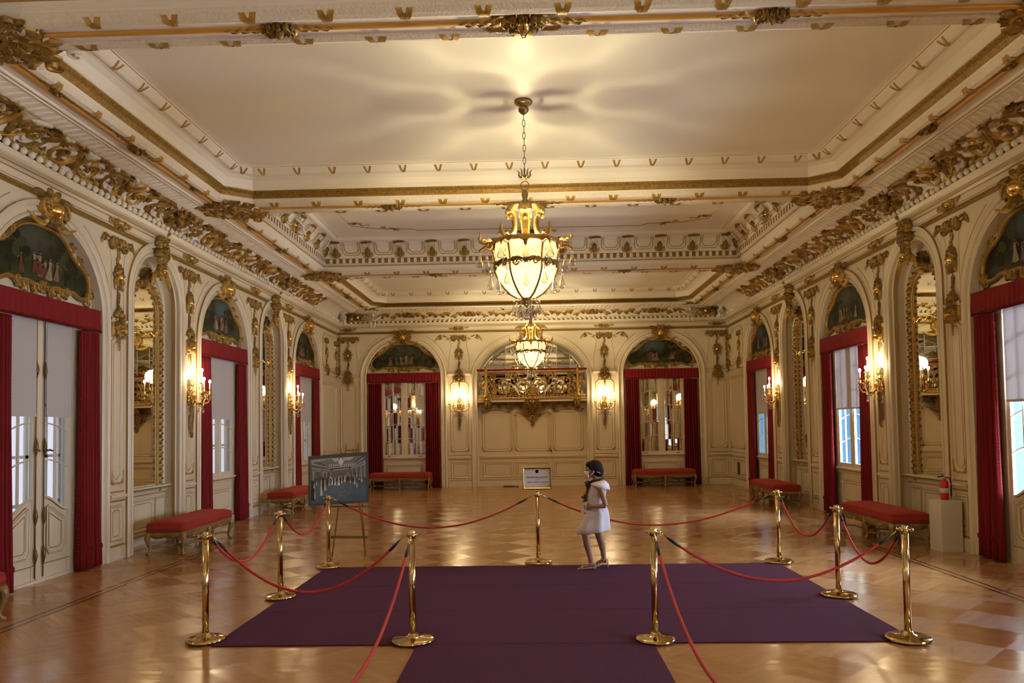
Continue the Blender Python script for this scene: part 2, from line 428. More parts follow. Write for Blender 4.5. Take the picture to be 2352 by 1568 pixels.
# ------------------------------------------------------------------ carved ornament
def flat(x, y, h): return (x, -h, y)          # ornament lying on a wall
def off(mp, dx, dy, sx=1.0, sy=1.0, rot=0.0, sh=1.0):
    c, s_ = cos(rot), sin(rot)
    return lambda x, y, h: mp(dx+(x*sx)*c-(y*sy)*s_, dy+(x*sx)*s_+(y*sy)*c, h*sh)
def bez(p0, p1, p2, n=8):
    return [((1-t)**2*p0[0]+2*t*(1-t)*p1[0]+t*t*p2[0], (1-t)**2*p0[1]+2*t*(1-t)*p1[1]+t*t*p2[1]) for t in [i/n for i in range(n+1)]]
def e_leaf(mb, mp, pts, w, h, lobes=3, mat='gold', tip=0.0):
    n = len(pts); vs = []
    for i in range(n):
        t = i/(n-1)
        a = pts[max(i-1, 0)]; b = pts[min(i+1, n-1)]
        dx, dy = b[0]-a[0], b[1]-a[1]; l = math.hypot(dx, dy) or 1
        nx, ny = -dy/l, dx/l
        ww = w*(sin(pi*min(1, (t*.93+.05))**0.75))*(0.62+0.38*abs(sin(lobes*pi*t)))
        ww = max(ww, w*0.05)
        lift = h*(0.55+0.75*t) if t < .85 else h*(0.55+0.75*.85-(t-.85)*3)
        for q, hh in ((-1, 0.0), (-.55, .9), (0, .45), (.55, .9), (1, 0.0)):
            vs.append(mp(pts[i][0]+nx*ww*q, pts[i][1]+ny*ww*q, hh*lift+0.001))
    fs = [(i*5+q, i*5+q+1, (i+1)*5+q+1, (i+1)*5+q) for i in range(n-1) for q in range(4)]
    mb.add(vs, fs, mat)
def e_spiral(mb, mp, cx, cy, r0, r1, a0, turns, w, h, mat='gold', n=None):
    n = n or max(10, int(abs(turns)*16)); pts = []; ws = []
    for i in range(n+1):
        t = i/n; r = r0+(r1-r0)*t**0.85; a = a0+turns*2*pi*t
        pts.append((cx+r*cos(a), cy+r*sin(a))); ws.append(w*(1-0.6*t)+w*.15)
    e_cord(mb, mp, pts, ws, h, mat)
    p = pts[-1]; e_blob(mb, mp, p[0], p[1], w*.9, w*.9, h*1.1, mat, 6)
def e_cord(mb, mp, pts, ws, h, mat='gold'):
    n = len(pts); vs = []
    if isinstance(ws, (int, float)): ws = [ws]*n
    for i in range(n):
        a = pts[max(i-1, 0)]; b = pts[min(i+1, n-1)]
        dx, dy = b[0]-a[0], b[1]-a[1]; l = math.hypot(dx, dy) or 1
        nx, ny = -dy/l, dx/l
        for q, hh in ((-1, 0), (-.6, .75), (0, 1), (.6, .75), (1, 0)):
            vs.append(mp(pts[i][0]+nx*ws[i]*q, pts[i][1]+ny*ws[i]*q, hh*h))
    fs = [(i*5+q, i*5+q+1, (i+1)*5+q+1, (i+1)*5+q) for i in range(n-1) for q in range(4)]
    mb.add(vs, fs, mat)
def e_blob(mb, mp, cx, cy, rx, ry, h, mat='gold', seg=10):
    vs = [mp(cx, cy, h)]
    for r_, hh in ((.5, .86), (.85, .5), (1, 0)):
        for k in range(seg):
            a = 2*pi*k/seg; vs.append(mp(cx+rx*r_*cos(a), cy+ry*r_*sin(a), h*hh))
    fs = [(0, 1+k, 1+(k+1) % seg) for k in range(seg)]
    for i in range(2):
        for k in range(seg):
            a, b = 1+i*seg+k, 1+i*seg+(k+1) % seg; fs.append((a, a+seg, b+seg, b))
    mb.add(vs, fs, mat)
def e_flower(mb, mp, cx, cy, r, h, mat='gold', pet=6, a0=0.0):
    for k in range(pet):
        a = a0+2*pi*k/pet
        e_leaf(mb, mp, [(cx+r*t*cos(a+.25*t), cy+r*t*sin(a+.25*t)) for t in (0.1, .4, .7, 1)], r*.36, h*.7, 1, mat)
    e_blob(mb, mp, cx, cy, r*.3, r*.3, h*1.1, mat, 6)
def both(mb, mp, fn):
    fn(mp); fn(lambda x, y, h: mp(-x, y, h))
def cluster(mb, mp, w, h, seed=1, n=7, hh=0.05, mat='gold', boss=True, mat2=None):
    R = random.Random(seed); mat2 = mat2 or mat
    def half(m):
        r = random.Random(seed*7+1)
        for k in range(n):
            a = -pi/2+pi*(k+.5)/n+r.uniform(-.12, .12)
            ex, ey = cos(a)*w*.5, sin(a)*h*.5
            f = r.uniform(.8, 1.08); ex *= f; ey *= f
            c = r.uniform(-.35, .35)
            e_leaf(mb, m, bez((ex*.12, ey*.12), (ex*.6-ey*c, ey*.6+ex*c), (ex, ey), 7), min(w, h)*r.uniform(.07, .11), hh, r.choice((3, 4)), r.choice((mat, mat, mat2)))
            e_leaf(mb, m, bez((ex*.3, ey*.3), (ex*.5+ey*c, ey*.5-ex*c), (ex*.72+ey*c, ey*.72-ex*c), 5), min(w, h)*.05, hh*1.25, 2, r.choice((mat, mat2)))
        e_spiral(mb, m, w*.24, -h*.16, w*.16, w*.04, pi/2, -1.1, w*.035, hh*1.1, mat)
        e_spiral(mb, m, w*.2, h*.2, w*.13, w*.03, -pi/2, 1.1, w*.03, hh*1.1, mat2)
    both(mb, mp, half)
    if boss:
        e_blob(mb, mp, 0, 0, w*.15, h*.16, hh*2.0, 'gold_bright' if mat == 'gold' else mat, 12)
        e_flower(mb, off(mp, 0, h*.34), 0, 0, min(w, h)*.12, hh*1.3, mat)
def m_cartouche():
    mb = MB(); cluster(mb, flat, 0.62, 0.52, 3, 9, 0.07, 'gold', True, 'gold_dark')
    for s_ in (-1, 1):
        e_spiral(mb, flat, s_*.17, .02, .13, .03, -pi/2, s_*1.2, .022, .09, 'gold')
        e_leaf(mb, flat, bez((s_*.1, -.2), (s_*.3, -.26), (s_*.5, -.14), 7), .045, .05, 3, 'gold')
        e_leaf(mb, flat, bez((s_*.1, .12), (s_*.3, .24), (s_*.42, .12), 7), .05, .05, 3, 'gold_dark')
    e_blob(mb, flat, 0, -.01, .12, .13, .16, 'gold_bright', 14)
    return mb.v, mb.f, mb
def m_keystone():
    mb = MB()
    cluster(mb, flat, 0.46, 0.5, 5, 8, 0.09, 'gold_dark', True, 'gold')
    cluster(mb, off(flat, 0, -.34), 0.34, 0.36, 8, 6, 0.07, 'gold', True, 'gold_dark')
    cluster(mb, off(flat, 0, .28), 0.40, 0.34, 9, 7, 0.10, 'gold_dark', True, 'gold')
    for s_ in (-1, 1):
        e_leaf(mb, flat, bez((s_*.05, -.35), (s_*.25, -.42), (s_*.3, -.62), 7), .05, .05, 3, 'gold')
    return mb
def m_drop(hgt=1.5, w=.34, seed=2):
    mb = MB(); R = random.Random(seed)
    e_cord(mb, flat, [(0, 0), (0, -hgt)], .012, .012, 'gold_dark')
    cluster(mb, off(flat, 0, -.06), w*1.9, .20, seed+4, 7, .035, 'gold_dark', False, 'gold')
    cluster(mb, off(flat, 0, -hgt*.38), w*.95, hgt*.32, seed+1, 8, .04, 'gold', True, 'gold_dark')
    for k in range(4): e_flower(mb, off(flat, 0, -.2-k*.05), R.uniform(-.02, .02), 0, .04, .025, 'gold')
    for k in range(5): e_flower(mb, off(flat, 0, -hgt*.56-k*.045), R.uniform(-.02, .02), 0, .045-.003*k, .03, 'gold_dark')
    cluster(mb, off(flat, 0, -hgt*.83), w*1.05, hgt*.30, seed+3, 9, .06, 'gold_dark', True, 'gold')
    for s_ in (-1, 1): e_leaf(mb, flat, bez((s_*.04, -hgt*.8), (s_*.2, -hgt*.86), (s_*.17, -hgt*1.0), 6), .035, .05, 3, 'gold')
    return mb
def m_spray():
    mb = MB()
    for s_ in (-1, 1):
        e_cord(mb, flat, bez((0, 0), (s_*.3, -.1), (s_*.62, .0), 10), .012, .016, 'plaster')
        for t, a in ((.25, .5), (.45, -.5), (.65, .5), (.85, -.4)):
            x = s_*.62*t
            e_leaf(mb, flat, bez((x, -.04), (x+s_*.06, -.04+a*.1), (x+s_*.13, -.04+a*.16), 5), .03, .035, 2, 'gold' if t < .6 else 'gold_dark')
        e_flower(mb, flat, s_*.6, .0, .06, .04, 'gold_dark')
        e_leaf(mb, flat, bez((s_*.6, 0), (s_*.72, -.05), (s_*.75, -.17), 6), .04, .03, 2, 'gold')
    return mb
def m_frieze_floret():
    mb = MB(); cluster(mb, flat, .34, .2, 11, 7, .03, 'gold', True, 'gold_dark')
    for s_ in (-1, 1): e_spiral(mb, flat, s_*.2, 0, .05, .015, 0, s_*1.1, .012, .02, 'gold_line')
    return mb
def m_capital():
    mb = MB(); cluster(mb, flat, .34, .26, 21, 8, .06, 'gold', True, 'gold')
    for k in range(4): e_flower(mb, flat, 0, -.14-k*.05, .035-.004*k, .03, 'gold')
    return mb
def m_beamspray():
    mb = MB(); cluster(mb, flat, .36, .24, 31, 9, .06, 'gold_dark', True, 'gold')
    for s_ in (-1, 1):
        for k in range(7):
            x = s_*(.12+k*.052)
            e_leaf(mb, flat, bez((x, 0), (x+s_*.05, .035*(-1)**k), (x+s_*.12, .01*(-1)**k), 5), .045-.004*k, .035, 2, 'gold_dark' if k % 2 else 'gold')
    return mb
def m_corner():
    mb = MB(); cluster(mb, flat, .9, .7, 41, 15, .06, 'gold', False, 'gold_dark')
    cluster(mb, off(flat, .0, .0, rot=.8), .8, .7, 42, 12, .05, 'gold_dark', False, 'plaster')
    R = random.Random(4)
    for k in range(22):
        a = R.uniform(0, 2*pi); r = R.uniform(.05, .42); b = R.uniform(0, 6)
        e_leaf(mb, flat, bez((r*cos(a), r*sin(a)), (r*cos(a)+.06*cos(b), r*sin(a)+.06*sin(b)), (r*cos(a)+.13*cos(b+.7), r*sin(a)+.13*sin(b+.7)), 6), .035, .08, 3, R.choice(('gold', 'gold_dark', 'gold', 'plaster')))
    for k in range(20):
        a = R.uniform(0, 2*pi); r = R.uniform(.15, .5)
        e_spiral(mb, flat, r*cos(a), r*sin(a), .07, .015, R.uniform(0, 6), R.choice((-1, 1))*1.1, .013, .06, R.choice(('gold', 'gold_dark', 'plaster')))
    return mb

# cove: concave quarter between wall cornice and soffit
CV = [(.19+.44*(1-cos(t*pi/2)), 5.345+.255*sin(t*pi/2)) for t in [i/16 for i in range(17)]]
CVL = [0.0]
for i in range(1, 17): CVL.append(CVL[-1]+math.hypot(CV[i][0]-CV[i-1][0], CV[i][1]-CV[i-1][1]))
CLEN = CVL[-1]
def cove(u, y, h):
    y = max(-.03, min(CLEN+.03, y)); i = 0
    while i < 15 and CVL[i+1] < y: i += 1
    t = (y-CVL[i])/(CVL[i+1]-CVL[i]); a, b = CV[i], CV[i+1]
    d = a[0]+(b[0]-a[0])*t; z = a[1]+(b[1]-a[1])*t
    tx, tz = b[0]-a[0], b[1]-a[1]; l = math.hypot(tx, tz); nx, nz = tz/l, -tx/l
    return (u, -(d+nx*h), z+nz*h)
def m_rinceau(half=2.86, seed=5):
    """running acanthus scroll along the cove, one bay, mirrored about its middle"""
    mb = MB(); C = CLEN
    def side(m):
        R = random.Random(seed)
        cs = [(.62, .52), (1.30, .46), (1.98, .54), (2.55, .48)]
        for j, (x, v) in enumerate(cs):
            y = v*C; s_ = -1 if j % 2 else 1; r = .262
            mt = 'gold' if j % 2 else 'gold_dark'
            e_spiral(mb, m, x, y, r, .05, -s_*pi*.5-.4, s_*1.35, .034, .06, mt, 26)
            e_flower(mb, m, x+.01, y, .10, .07, 'gold_dark' if R.random() < .6 else 'gold', 7, R.random())
            for k in range(12):
                a = 2*pi*k/12+R.uniform(-.2, .2); rr = r*R.uniform(.75, 1.0)
                bx, by = x+rr*cos(a), y+rr*sin(a)
                l = R.uniform(.15, .25); b = a+s_*R.uniform(.5, 1.1)
                e_leaf(mb, m, bez((bx, by), (bx+l*.6*cos(b), by+l*.6*sin(b)), (bx+l*cos(b+s_*.7), by+l*sin(b+s_*.7)), 6), R.uniform(.045, .07), .06, 3, R.choice(('gold', 'gold_dark', 'gold', 'gold_dark', 'plaster')))
            for k in range(5):
                a = 2*pi*k/5+R.uniform(-.3, .3); rr = r*.5
                e_leaf(mb, m, bez((x+rr*.5*cos(a), y+rr*.5*sin(a)), (x+rr*cos(a+.4), y+rr*sin(a+.4)), (x+rr*1.5*cos(a+.8), y+rr*1.5*sin(a+.8)), 5), .035, .05, 2, R.choice(('plaster', 'plaster', 'gold')))
        # stems that link the spirals
        xs = [0.1]+[c[0] for c in cs]+[2.86]
        for j in range(len(xs)-1):
            s_ = 1 if j % 2 else -1
            p = bez((xs[j], C*(.5+s_*.38)), ((xs[j]+xs[j+1])/2, C*(.5+s_*.62)), (xs[j+1], C*(.5-s_*.1)), 10)
            e_cord(mb, m, p, [.03-.01*abs(i/10-.5) for i in range(11)], .05, 'gold_dark' if j % 2 else 'gold')
            for i in (2, 4, 6, 8):
                q = p[i]; a = R.uniform(0, 6)
                e_leaf(mb, m, bez(q, (q[0]+.07*cos(a), q[1]+.07*sin(a)), (q[0]+.15*cos(a+.5), q[1]+.15*sin(a+.5)), 5), .04, .05, 2, R.choice(('gold', 'gold_dark', 'plaster')))
        # white shell between the scrolls
        e_blob(mb, m, .95, C*.62, .13, .10, .05, 'plaster', 12)
        e_blob(mb, m, 2.28, C*.40, .11, .09, .05, 'plaster', 12)
    both(mb, cove, side)
    cluster(mb, off(cove, 0, C*.52), .62, C*1.15, 55, 11, .09, 'gold_dark', True, 'gold')
    return mb
def m_cove_spray():
    mb = MB(); C = CLEN
    cluster(mb, off(cove, 0, C*.5), .5, C*.6, 61, 8, .05, 'gold_dark', True, 'gold')
    def side(m):
        for (x, y, a) in ((.3, .55, 0.2), (.5, .4, -.3), (.72, .55, .3), (.9, .45, 0)):
            e_leaf(mb, m, bez((x-.1, C*y), (x, C*(y+.2*a)), (x+.14, C*(y+.5*a)), 6), .07, .05, 3, 'gold')
            e_spiral(mb, m, x, C*(y-.18), .06, .02, 0, 1.2, .014, .04, 'gold_dark')
    both(mb, cove, side)
    return mb
def m_cherub():
    """a small seated plaster child holding a garland, about half a metre tall"""
    mb = MB(); P = 'plaster'
    mb.tube([(0, -.10, .10), (0, -.12, .18), (0, -.13, .27), (0, -.14, .33)], [(.075, .06), (.08, .065), (.085, .06), (.05, .04)], P, 10)
    mb.ball((0, -.16, .40), (.055, .06, .065), P, 12, 8)
    for k in range(7):
        a = 2*pi*k/7; mb.ball((.04*cos(a), -.15+.03*sin(a), .445), .022, P, 6, 4)
    for s_ in (-1, 1):
        mb.tube([(s_*.08, -.13, .31), (s_*.15, -.17, .25), (s_*.22, -.2, .30)], [.03, .026, .02], P, 8)
        mb.ball((s_*.23, -.2, .31), .024, P, 6, 4)
        mb.tube([(s_*.04, -.12, .12), (s_*.09, -.24, .11), (s_*.08, -.25, .0), (s_*.08, -.29, -.05)], [.05, .042, .032, .02], P, 8)
        mb.tube([(s_*.06, -.09, .30), (s_*.14, -.05, .38), (s_*.2, -.04, .33)], [(.03, .012), (.05, .01), (.01, .006)], P, 8)
    mb.tube([(-.32, -.12, .33), (-.2, -.22, .24), (0, -.24, .19), (.2, -.22, .24), (.32, -.12, .33)], [.025, .035, .04, .035, .025], 'plaster_leaf', 8)
    return mb
MESH = {}
def getmesh(key, mb):
    me_o = mb.build(key); me = me_o.data; bpy.data.objects.remove(me_o); MESH[key] = me
    return me
getmesh('gilded_cartouche', m_cartouche()[2]); getmesh('gilded_keystone', m_keystone()); getmesh('gilded_drop', m_drop())
getmesh('gilded_spray', m_spray()); getmesh('frieze_floret', m_frieze_floret()); getmesh('gilded_capital', m_capital())
getmesh('beam_ornament', m_beamspray()); getmesh('corner_ornament', m_corner()); getmesh('acanthus_scroll', m_rinceau())
getmesh('cove_spray', m_cove_spray()); getmesh('plaster_cherub', m_cherub())
def put(key, parent, loc, rot=(0, 0, 0), sc=1.0):
    o = bpy.data.objects.new(key, MESH[key]); COL.objects.link(o); o.parent = parent
    o.location = loc; o.rotation_euler = rot; o.scale = (sc, sc, sc) if isinstance(sc, (int, float)) else sc
    return o
# ------------------------------------------------------------------ wall mouldings
ZTOP = 5.35
ARCHIV = [(0, 0), (0, .035), (.025, .05), (.045, .03), (.055, .03), (.12, .02), (.13, .045), (.165, .065), (.2, .05), (.205, .02), (.22, 0)]
ARCHIV_M = ['cream', 'cream', 'cream', 'gold_line', 'cream', 'cream', 'cream', 'cream', 'gold_line', 'cream']
def arch_path(uc, a, zs, r, z0=0.0, n=24):
    p = [(uc-a, z0), (uc-a, zs)]
    for i in range(1, n): t = pi*(1-i/n); p.append((uc+a*cos(t), zs+r*sin(t)))
    p += [(uc+a, zs), (uc+a, z0)]
    return p
def surf_arch(m, u0, u1, uc, a, zs, r, mat='cream_panel', ztop=ZTOP, n=24):
    def q(ua, za, ub, zb): m.add([wl(ua, za, 0), wl(ub, za, 0), wl(ub, zb, 0), wl(ua, zb, 0)], [(0, 1, 2, 3)], mat, False)
    q(u0, 0, uc-a, ztop); q(uc+a, 0, u1, ztop)
    for i in range(n):
        t0, t1 = pi*(1-i/n), pi*(1-(i+1)/n)
        p0 = (uc+a*cos(t0), zs+r*sin(t0)); p1 = (uc+a*cos(t1), zs+r*sin(t1))
        m.add([wl(*p0, 0), wl(*p1, 0), wl(p1[0], ztop, 0), wl(p0[0], ztop, 0)], [(0, 1, 2, 3)], mat, False)
def quad(m, u0, u1, z0, z1, d, mat='cream_panel'):
    m.add([wl(u0, z0, d), wl(u1, z0, d), wl(u1, z1, d), wl(u0, z1, d)], [(0, 1, 2, 3)], mat, False)
PM = [(-.022, 0), (-.016, .014), (-.004, .02), (.004, .02), (.012, .012), (.022, 0)]
PMM = ['gold_line', 'cream', 'gold', 'cream', 'cream']
FINE = [(-.006, 0), (0, .006), (.006, 0)]
def rect(u0, u1, z0, z1, c=0.0, top=True):
    if c <= 0: return [(u0, z0), (u1, z0), (u1, z1), (u0, z1)]
    p = []
    def notch(cx, cz, sx, sz):      # cut corner with a small concave quarter
        pts = [(cx+sx*c, cz), (cx+sx*c*.75, cz+sz*c*.45), (cx+sx*c*.45, cz+sz*c*.75), (cx, cz+sz*c)]
        return pts
    p += [q for q in reversed(notch(u0, z0, 1, 1))]
    p += notch(u1, z0, -1, 1)
    if top:
        p += [q for q in reversed(notch(u1, z1, -1, -1))]; p += notch(u0, z1, 1, -1)
    else: p += [(u1, z1), (u0, z1)]
    return p
def panel(m, u0, u1, z0, z1, c=0.0, d=0.0, inner=True, pm=PM, pmm=PMM, top=True):
    mp = lambda a, b, h: wl(a, b, d+h)
    m.sweep(rect(u0, u1, z0, z1, c, top), pm, mp, pmm, closed=True)
    if inner and min(u1-u0, z1-z0) > .22:
        g = .055
        m.sweep(rect(u0+g, u1-g, z0+g, z1-g, max(.03, c*.8)), FINE, mp, 'gold_line', closed=True)
def dado(m, u0, u1, d=0.0, base=True):
    mp = lambda a, b, h: wl(a, b, d+h)
    m.sweep([(u0, .93), (u1, .93)], [(-.055, 0), (-.055, .012), (-.035, .018), (-.03, .018), (-.005, .02), (.0, .045), (.03, .055), (.045, .05), (.05, 0)], mp,
            ['cream', 'gold_line', 'gold_line', 'cream', 'gold_line', 'cream', 'cream', 'cream'])
    m.sweep([(u0, 1.02), (u1, 1.02)], [(-.012, 0), (0, .014), (.012, 0)], mp, 'gold_line')
    if base:
        m.sweep([(u0, .0), (u1, .0)], [(0, .03), (.19, .03), (.2, .02), (.215, .02), (.23, .0)], mp, ['cream', 'cream', 'gold_line', 'gold_line'])
def corner_scrolls(m, u0, u1, z0, w=.06):
    for s_, u in ((1, u0), (-1, u1)):
        f = off(flat, u, z0)
        e_leaf(m, f, bez((0, .0), (-s_*.01, .09), (s_*.0, .2), 6), w*.45, .03, 2, 'gold')
        e_leaf(m, f, bez((0, .0), (s_*.08, -.02), (s_*.16, .0), 6), w*.4, .03, 2, 'gold')
        e_blob(m, f, 0, 0.01, .028, .028, .035, 'gold', 8)
def pilaster(m, u0, u1, ledge=True):
    dado(m, u0, u1)
    g = .07 if u1-u0 < .6 else .1
    panel(m, u0+g, u1-g, .3, .80)
    panel(m, u0+g, u1-g, 1.16, 3.36, .07)
    corner_scrolls(m, u0+g, u1-g, 1.16)
    if ledge:
        m.sweep([(u0, 3.62), (u1, 3.62)], [(-.04, 0), (-.03, .03), (.0, .045), (.03, .05), (.04, 0)], wl, ['cream', 'cream', 'cream', 'gold_line'])
    c = (u0+u1)/2; w = (u1-u0)/2-.03       # curved spandrel panel lines above
    m.sweep([(u0+.04, 3.78), (u0+.05, 4.15), (c-w*.35-.12, 4.62), (c-w*.3-.3, 4.88)], FINE, wl, 'gold_line')
    m.sweep([(u1-.04, 3.78), (u1-.05, 4.15), (c+w*.35+.12, 4.62), (c+w*.3+.3, 4.88)], FINE, wl, 'gold_line')
def cornice(m, u0, u1, florets=True):
    prof = [(-.03, 0), (-.03, .02), (.0, .045), (.03, .04), (.045, .025), (.16, .03), (.165, .05), (.19, .09), (.2, .10), (.215, .17), (.235, .20), (.30, .215), (.305, .20), (.345, .19)]
    ms = ['gold_line', 'gold_leafband', 'gold_leafband', 'gold_line', 'cream', 'gold_line', 'cream', 'gold_line', 'cream', 'cream', 'cream', 'gold_dark', 'gold_dark']  # gold_dark end strips put the shadow gaps behind the eggs into colour
    m.sweep([(u0, 5.0), (u1, 5.0)], prof, wl, ms)
    # frieze panel lines
    m.sweep([(u0, 5.065), (u1, 5.065)], [(-.004, .03), (0, .034), (.004, .03)], wl, 'gold_line')
    # egg row
    n = int((u1-u0)/.15); st = (u1-u0)/n
    for i in range(n):
        u = u0+st*(i+.5)
        vs = []
        for k in range(6):
            a = pi*k/5; vs.append((a,))
        m.ball((u, -.232, 5.335), (st*.34, .045, .052), 'plaster', 6, 4)
def cove_surface(m, u0, u1):
    k = len(CV); vs = []
    for u in (u0, u1): vs += [(u, -d, z) for d, z in CV]
    m.add(vs, [(i, k+i, k+i+1, i+1) for i in range(k-1)], 'plaster', True)
    # carved leaf band, fillet and double line up to the soffit
    pr = [(.63, 5.60), (.65, 5.585), (.70, 5.595), (.80, 5.635), (.86, 5.655), (.865, 5.64), (.88, 5.64), (.895, 5.665), (.905, 5.665), (.915, 5.645), (.94, 5.645), (.95, 5.67), (1.0, 5.67)]
    ms = ['plaster', 'plaster_leaf', 'plaster_leaf', 'plaster_leaf', 'plaster', 'plaster', 'plaster', 'gold_line', 'plaster', 'plaster', 'plaster', 'plaster']
    k = len(pr); vs = []
    for u in (u0, u1): vs += [(u, -d, z) for d, z in pr]
    m.add(vs, [(i, k+i, k+i+1, i+1) for i in range(k-1)], ms, False)
    n = int((u1-u0)/.13); st = (u1-u0)/n
    for i in range(n):
        u = u0+st*(i+.5)
        bm_ = lambda x, y, h: (x, -(.655+y), 5.585+y*.33-h)
        e_leaf(m, bm_, bez((u-.03, .0), (u+.02, .08), (u+.05, .185), 4), .05, .018, 2, 'plaster')

A_W, ZS_W, R_W, D_W = 1.2, 3.55, 1.2, .12       # window opening
A_M, ZS_M, R_M, D_M = .78, 4.08, .80, .22       # mirror niche
def window_bay(S, T, uc, door=False):
    surf_arch(S, uc-1.65, uc+1.65, uc, A_W, ZS_W, R_W)
    path = arch_path(uc, A_W, ZS_W, R_W)
    T.sweep(path, ARCHIV, wl, ARCHIV_M, smooth=False)
    S.sweep(path, [(0, -D_W), (0, 0)], wl, 'cream')
    # lunette ground
    n = 24; pts = [(uc+A_W*cos(pi*(1-i/n)), ZS_W+R_W*sin(pi*(1-i/n))) for i in range(n+1)]
    for i in range(n):
        p0, p1 = pts[i], pts[i+1]
        S.add([wl(p0[0], 3.4, -D_W), wl(p1[0], 3.4, -D_W), wl(*p1, -D_W), wl(*p0, -D_W)], [(0, 1, 2, 3)], 'cream_panel', False)
    for s_ in (-1, 1): quad(S, *sorted((uc+s_*.76, uc+s_*A_W)), 0, 3.5, -D_W)
    if not door:
        quad(S, uc-.76, uc+.76, 0, .93, -D_W)
        mp = lambda a, b, h: wl(a, b, -D_W+h)
        T.sweep([(uc-.76, .93), (uc+.76, .93)], [(-.06, 0), (-.055, .02), (-.03, .03), (-.02, .03), (0, .05), (.03, .07), (.05, .06), (.055, 0)], mp, ['gold_line', 'cream', 'cream', 'gold_line', 'cream', 'cream', 'cream'])
        panel(T, uc-.56, uc+.56, .26, .72, 0, -D_W)
        T.sweep([(uc-.76, 0), (uc+.76, 0)], [(0, .03), (.14, .03), (.15, 0)], mp, ['cream', 'gold_line'])
    # thin gilded line that follows the arch outside
    n = 16
    for s_ in (-1, 1):
        T.sweep([(uc+s_*1.52*cos(t), ZS_W+1.52*sin(t)) for t in [radians(15+45*i/n) for i in range(n+1)]], FINE, wl, 'gold_line')
def mirror_bay(S, T, uc):
    surf_arch(S, uc-1.21, uc+1.21, uc, A_M, ZS_M, R_M)
    path = arch_path(uc, A_M, ZS_M, R_M)
    T.sweep(path, ARCHIV, wl, ARCHIV_M)
    T.sweep(path, [(0, -D_M), (0, -.10), (-.03, -.08), (-.02, -.04), (0, -.02), (0, 0)], wl, ['cream', 'cream', 'gold_line', 'cream', 'cream'])
    quad(S, uc-A_M, uc+A_M, 0, ZS_M+R_M, -D_M)
    mp = lambda a, b, h: wl(a, b, -D_M+h)
    T.sweep(arch_path(uc, .62, 4.02, .66, 1.02), [(0, 0), (.0, .03), (.03, .045), (.06, .03), (.07, 0)], mp, ['cream', 'cream', 'cream', 'gold_line'])
    T.sweep([(uc-A_M, .95), (uc+A_M, .95)], [(-.09, 0), (-.085, .02), (-.07, .02), (-.03, .04), (.0, .08), (.03, .13), (.055, .13), (.06, 0)], mp, ['gold_line', 'gold_line', 'cream', 'cream', 'gold_line', 'cream', 'cream'])
    T.sweep([(uc-A_M, 0), (uc+A_M, 0)], [(0, .03), (.19, .03), (.2, .0)], mp, ['cream', 'gold_line'])
    panel(T, uc-.70, uc-.42, .28, .78, 0, -D_M, False); panel(T, uc-.34, uc+.34, .28, .78, 0, -D_M); panel(T, uc+.42, uc+.70, .28, .78, 0, -D_M, False)

STRUCT = {}
def make_side(wall):
    S, T, K = MB(), MB(), MB()
    ys = [y for y in WIN_Y]
    root_u = lambda y: uo(wall, y)
    for y in WIN_Y: window_bay(S, T, root_u(y), abs(y-9.78) < .1)
    for y in MIR_Y: mirror_bay(S, T, root_u(y))
    for y in MIR_Y:
        for s_ in (-1, 1):
            a, b = sorted((root_u(y+s_*.99), root_u(y+s_*1.43))); pilaster(T, a, b)
    # closing panels at both ends
    for (y0, y1) in ((22.64, 24.48), (YF, -3.08)):
        a, b = sorted((root_u(y0), root_u(y1)))
        a2, b2 = sorted((root_u(max(y0, 22.87) if y0 > 0 else y0), root_u(y1 if y0 > 0 else -3.31)))
        quad(S, a2, b2, 0, ZTOP, 0)
        dado(T, a, b); panel(T, a+.15, b-.15, 1.16, 3.36, .1); corner_scrolls(T, a+.15, b-.15, 1.16); panel(T, a+.15, b-.15, .3, .8)
        T.sweep([(a, 3.62), (b, 3.62)], [(-.04, 0), (-.03, .03), (.0, .045), (.03, .05), (.04, 0)], wl, 'cream')
        panel(T, a+.2, b-.2, 3.75, 4.85, .12)
    lo, hi = sorted((root_u(YF), root_u(L)))
    cornice(K, lo, hi); cove_surface(K, lo, hi)
    w = S.build('wall_'+wall, None, WLOC[wall], (0, 0, WROT[wall])); tag(w, kind='structure')
    T.build('panel_moulding', w); K.build('cornice', w)
    for y in WIN_Y:
        u = root_u(y)
        put('gilded_cartouche', w, (u, -.03, 4.86)); put('acanthus_scroll', w, (u, 0, 0)).scale = (.0001, .0001, .0001) if False else (1, 1, 1)
    bpy.context.view_layer.update()
    for c in [c for c in w.children if c.name.startswith('acanthus_scroll')]: bpy.data.objects.remove(c)
    for y in MIR_Y+[24.08]:
        u = root_u(y)
        if y < 23: put('acanthus_scroll', w, (u, 0, 0)); put('gilded_keystone', w, (u, -.06, 4.98))
    for y in MIR_Y:
        for s_ in (-1, 1):
            u = root_u(y+s_*1.21)
            put('gilded_drop', w, (u, -.01, 4.86), (0, 0, 0), (1, 1, 1.0)); put('gilded_capital', w, (u, -.03, 3.47)); put('frieze_floret', w, (u, -.035, 5.12), (0, 0, 0), (1.25, 1, 1.1))
            put('gilded_spray', w, (u, -.01, 4.86), (0, 0, 0), (.62, 1, .8))
    for y in (23.2, 24.3):
        u = root_u(y); put('gilded_drop', w, (u, -.01, 4.7), (0, 0, 0), (.8, 1, .75))
    put('plaster_cherub', w, (root_u(23.75), -.25, 5.3), (radians(12), 0, 0), .8)
    STRUCT[wall] = w
    return w
make_side('left'); make_side('right')

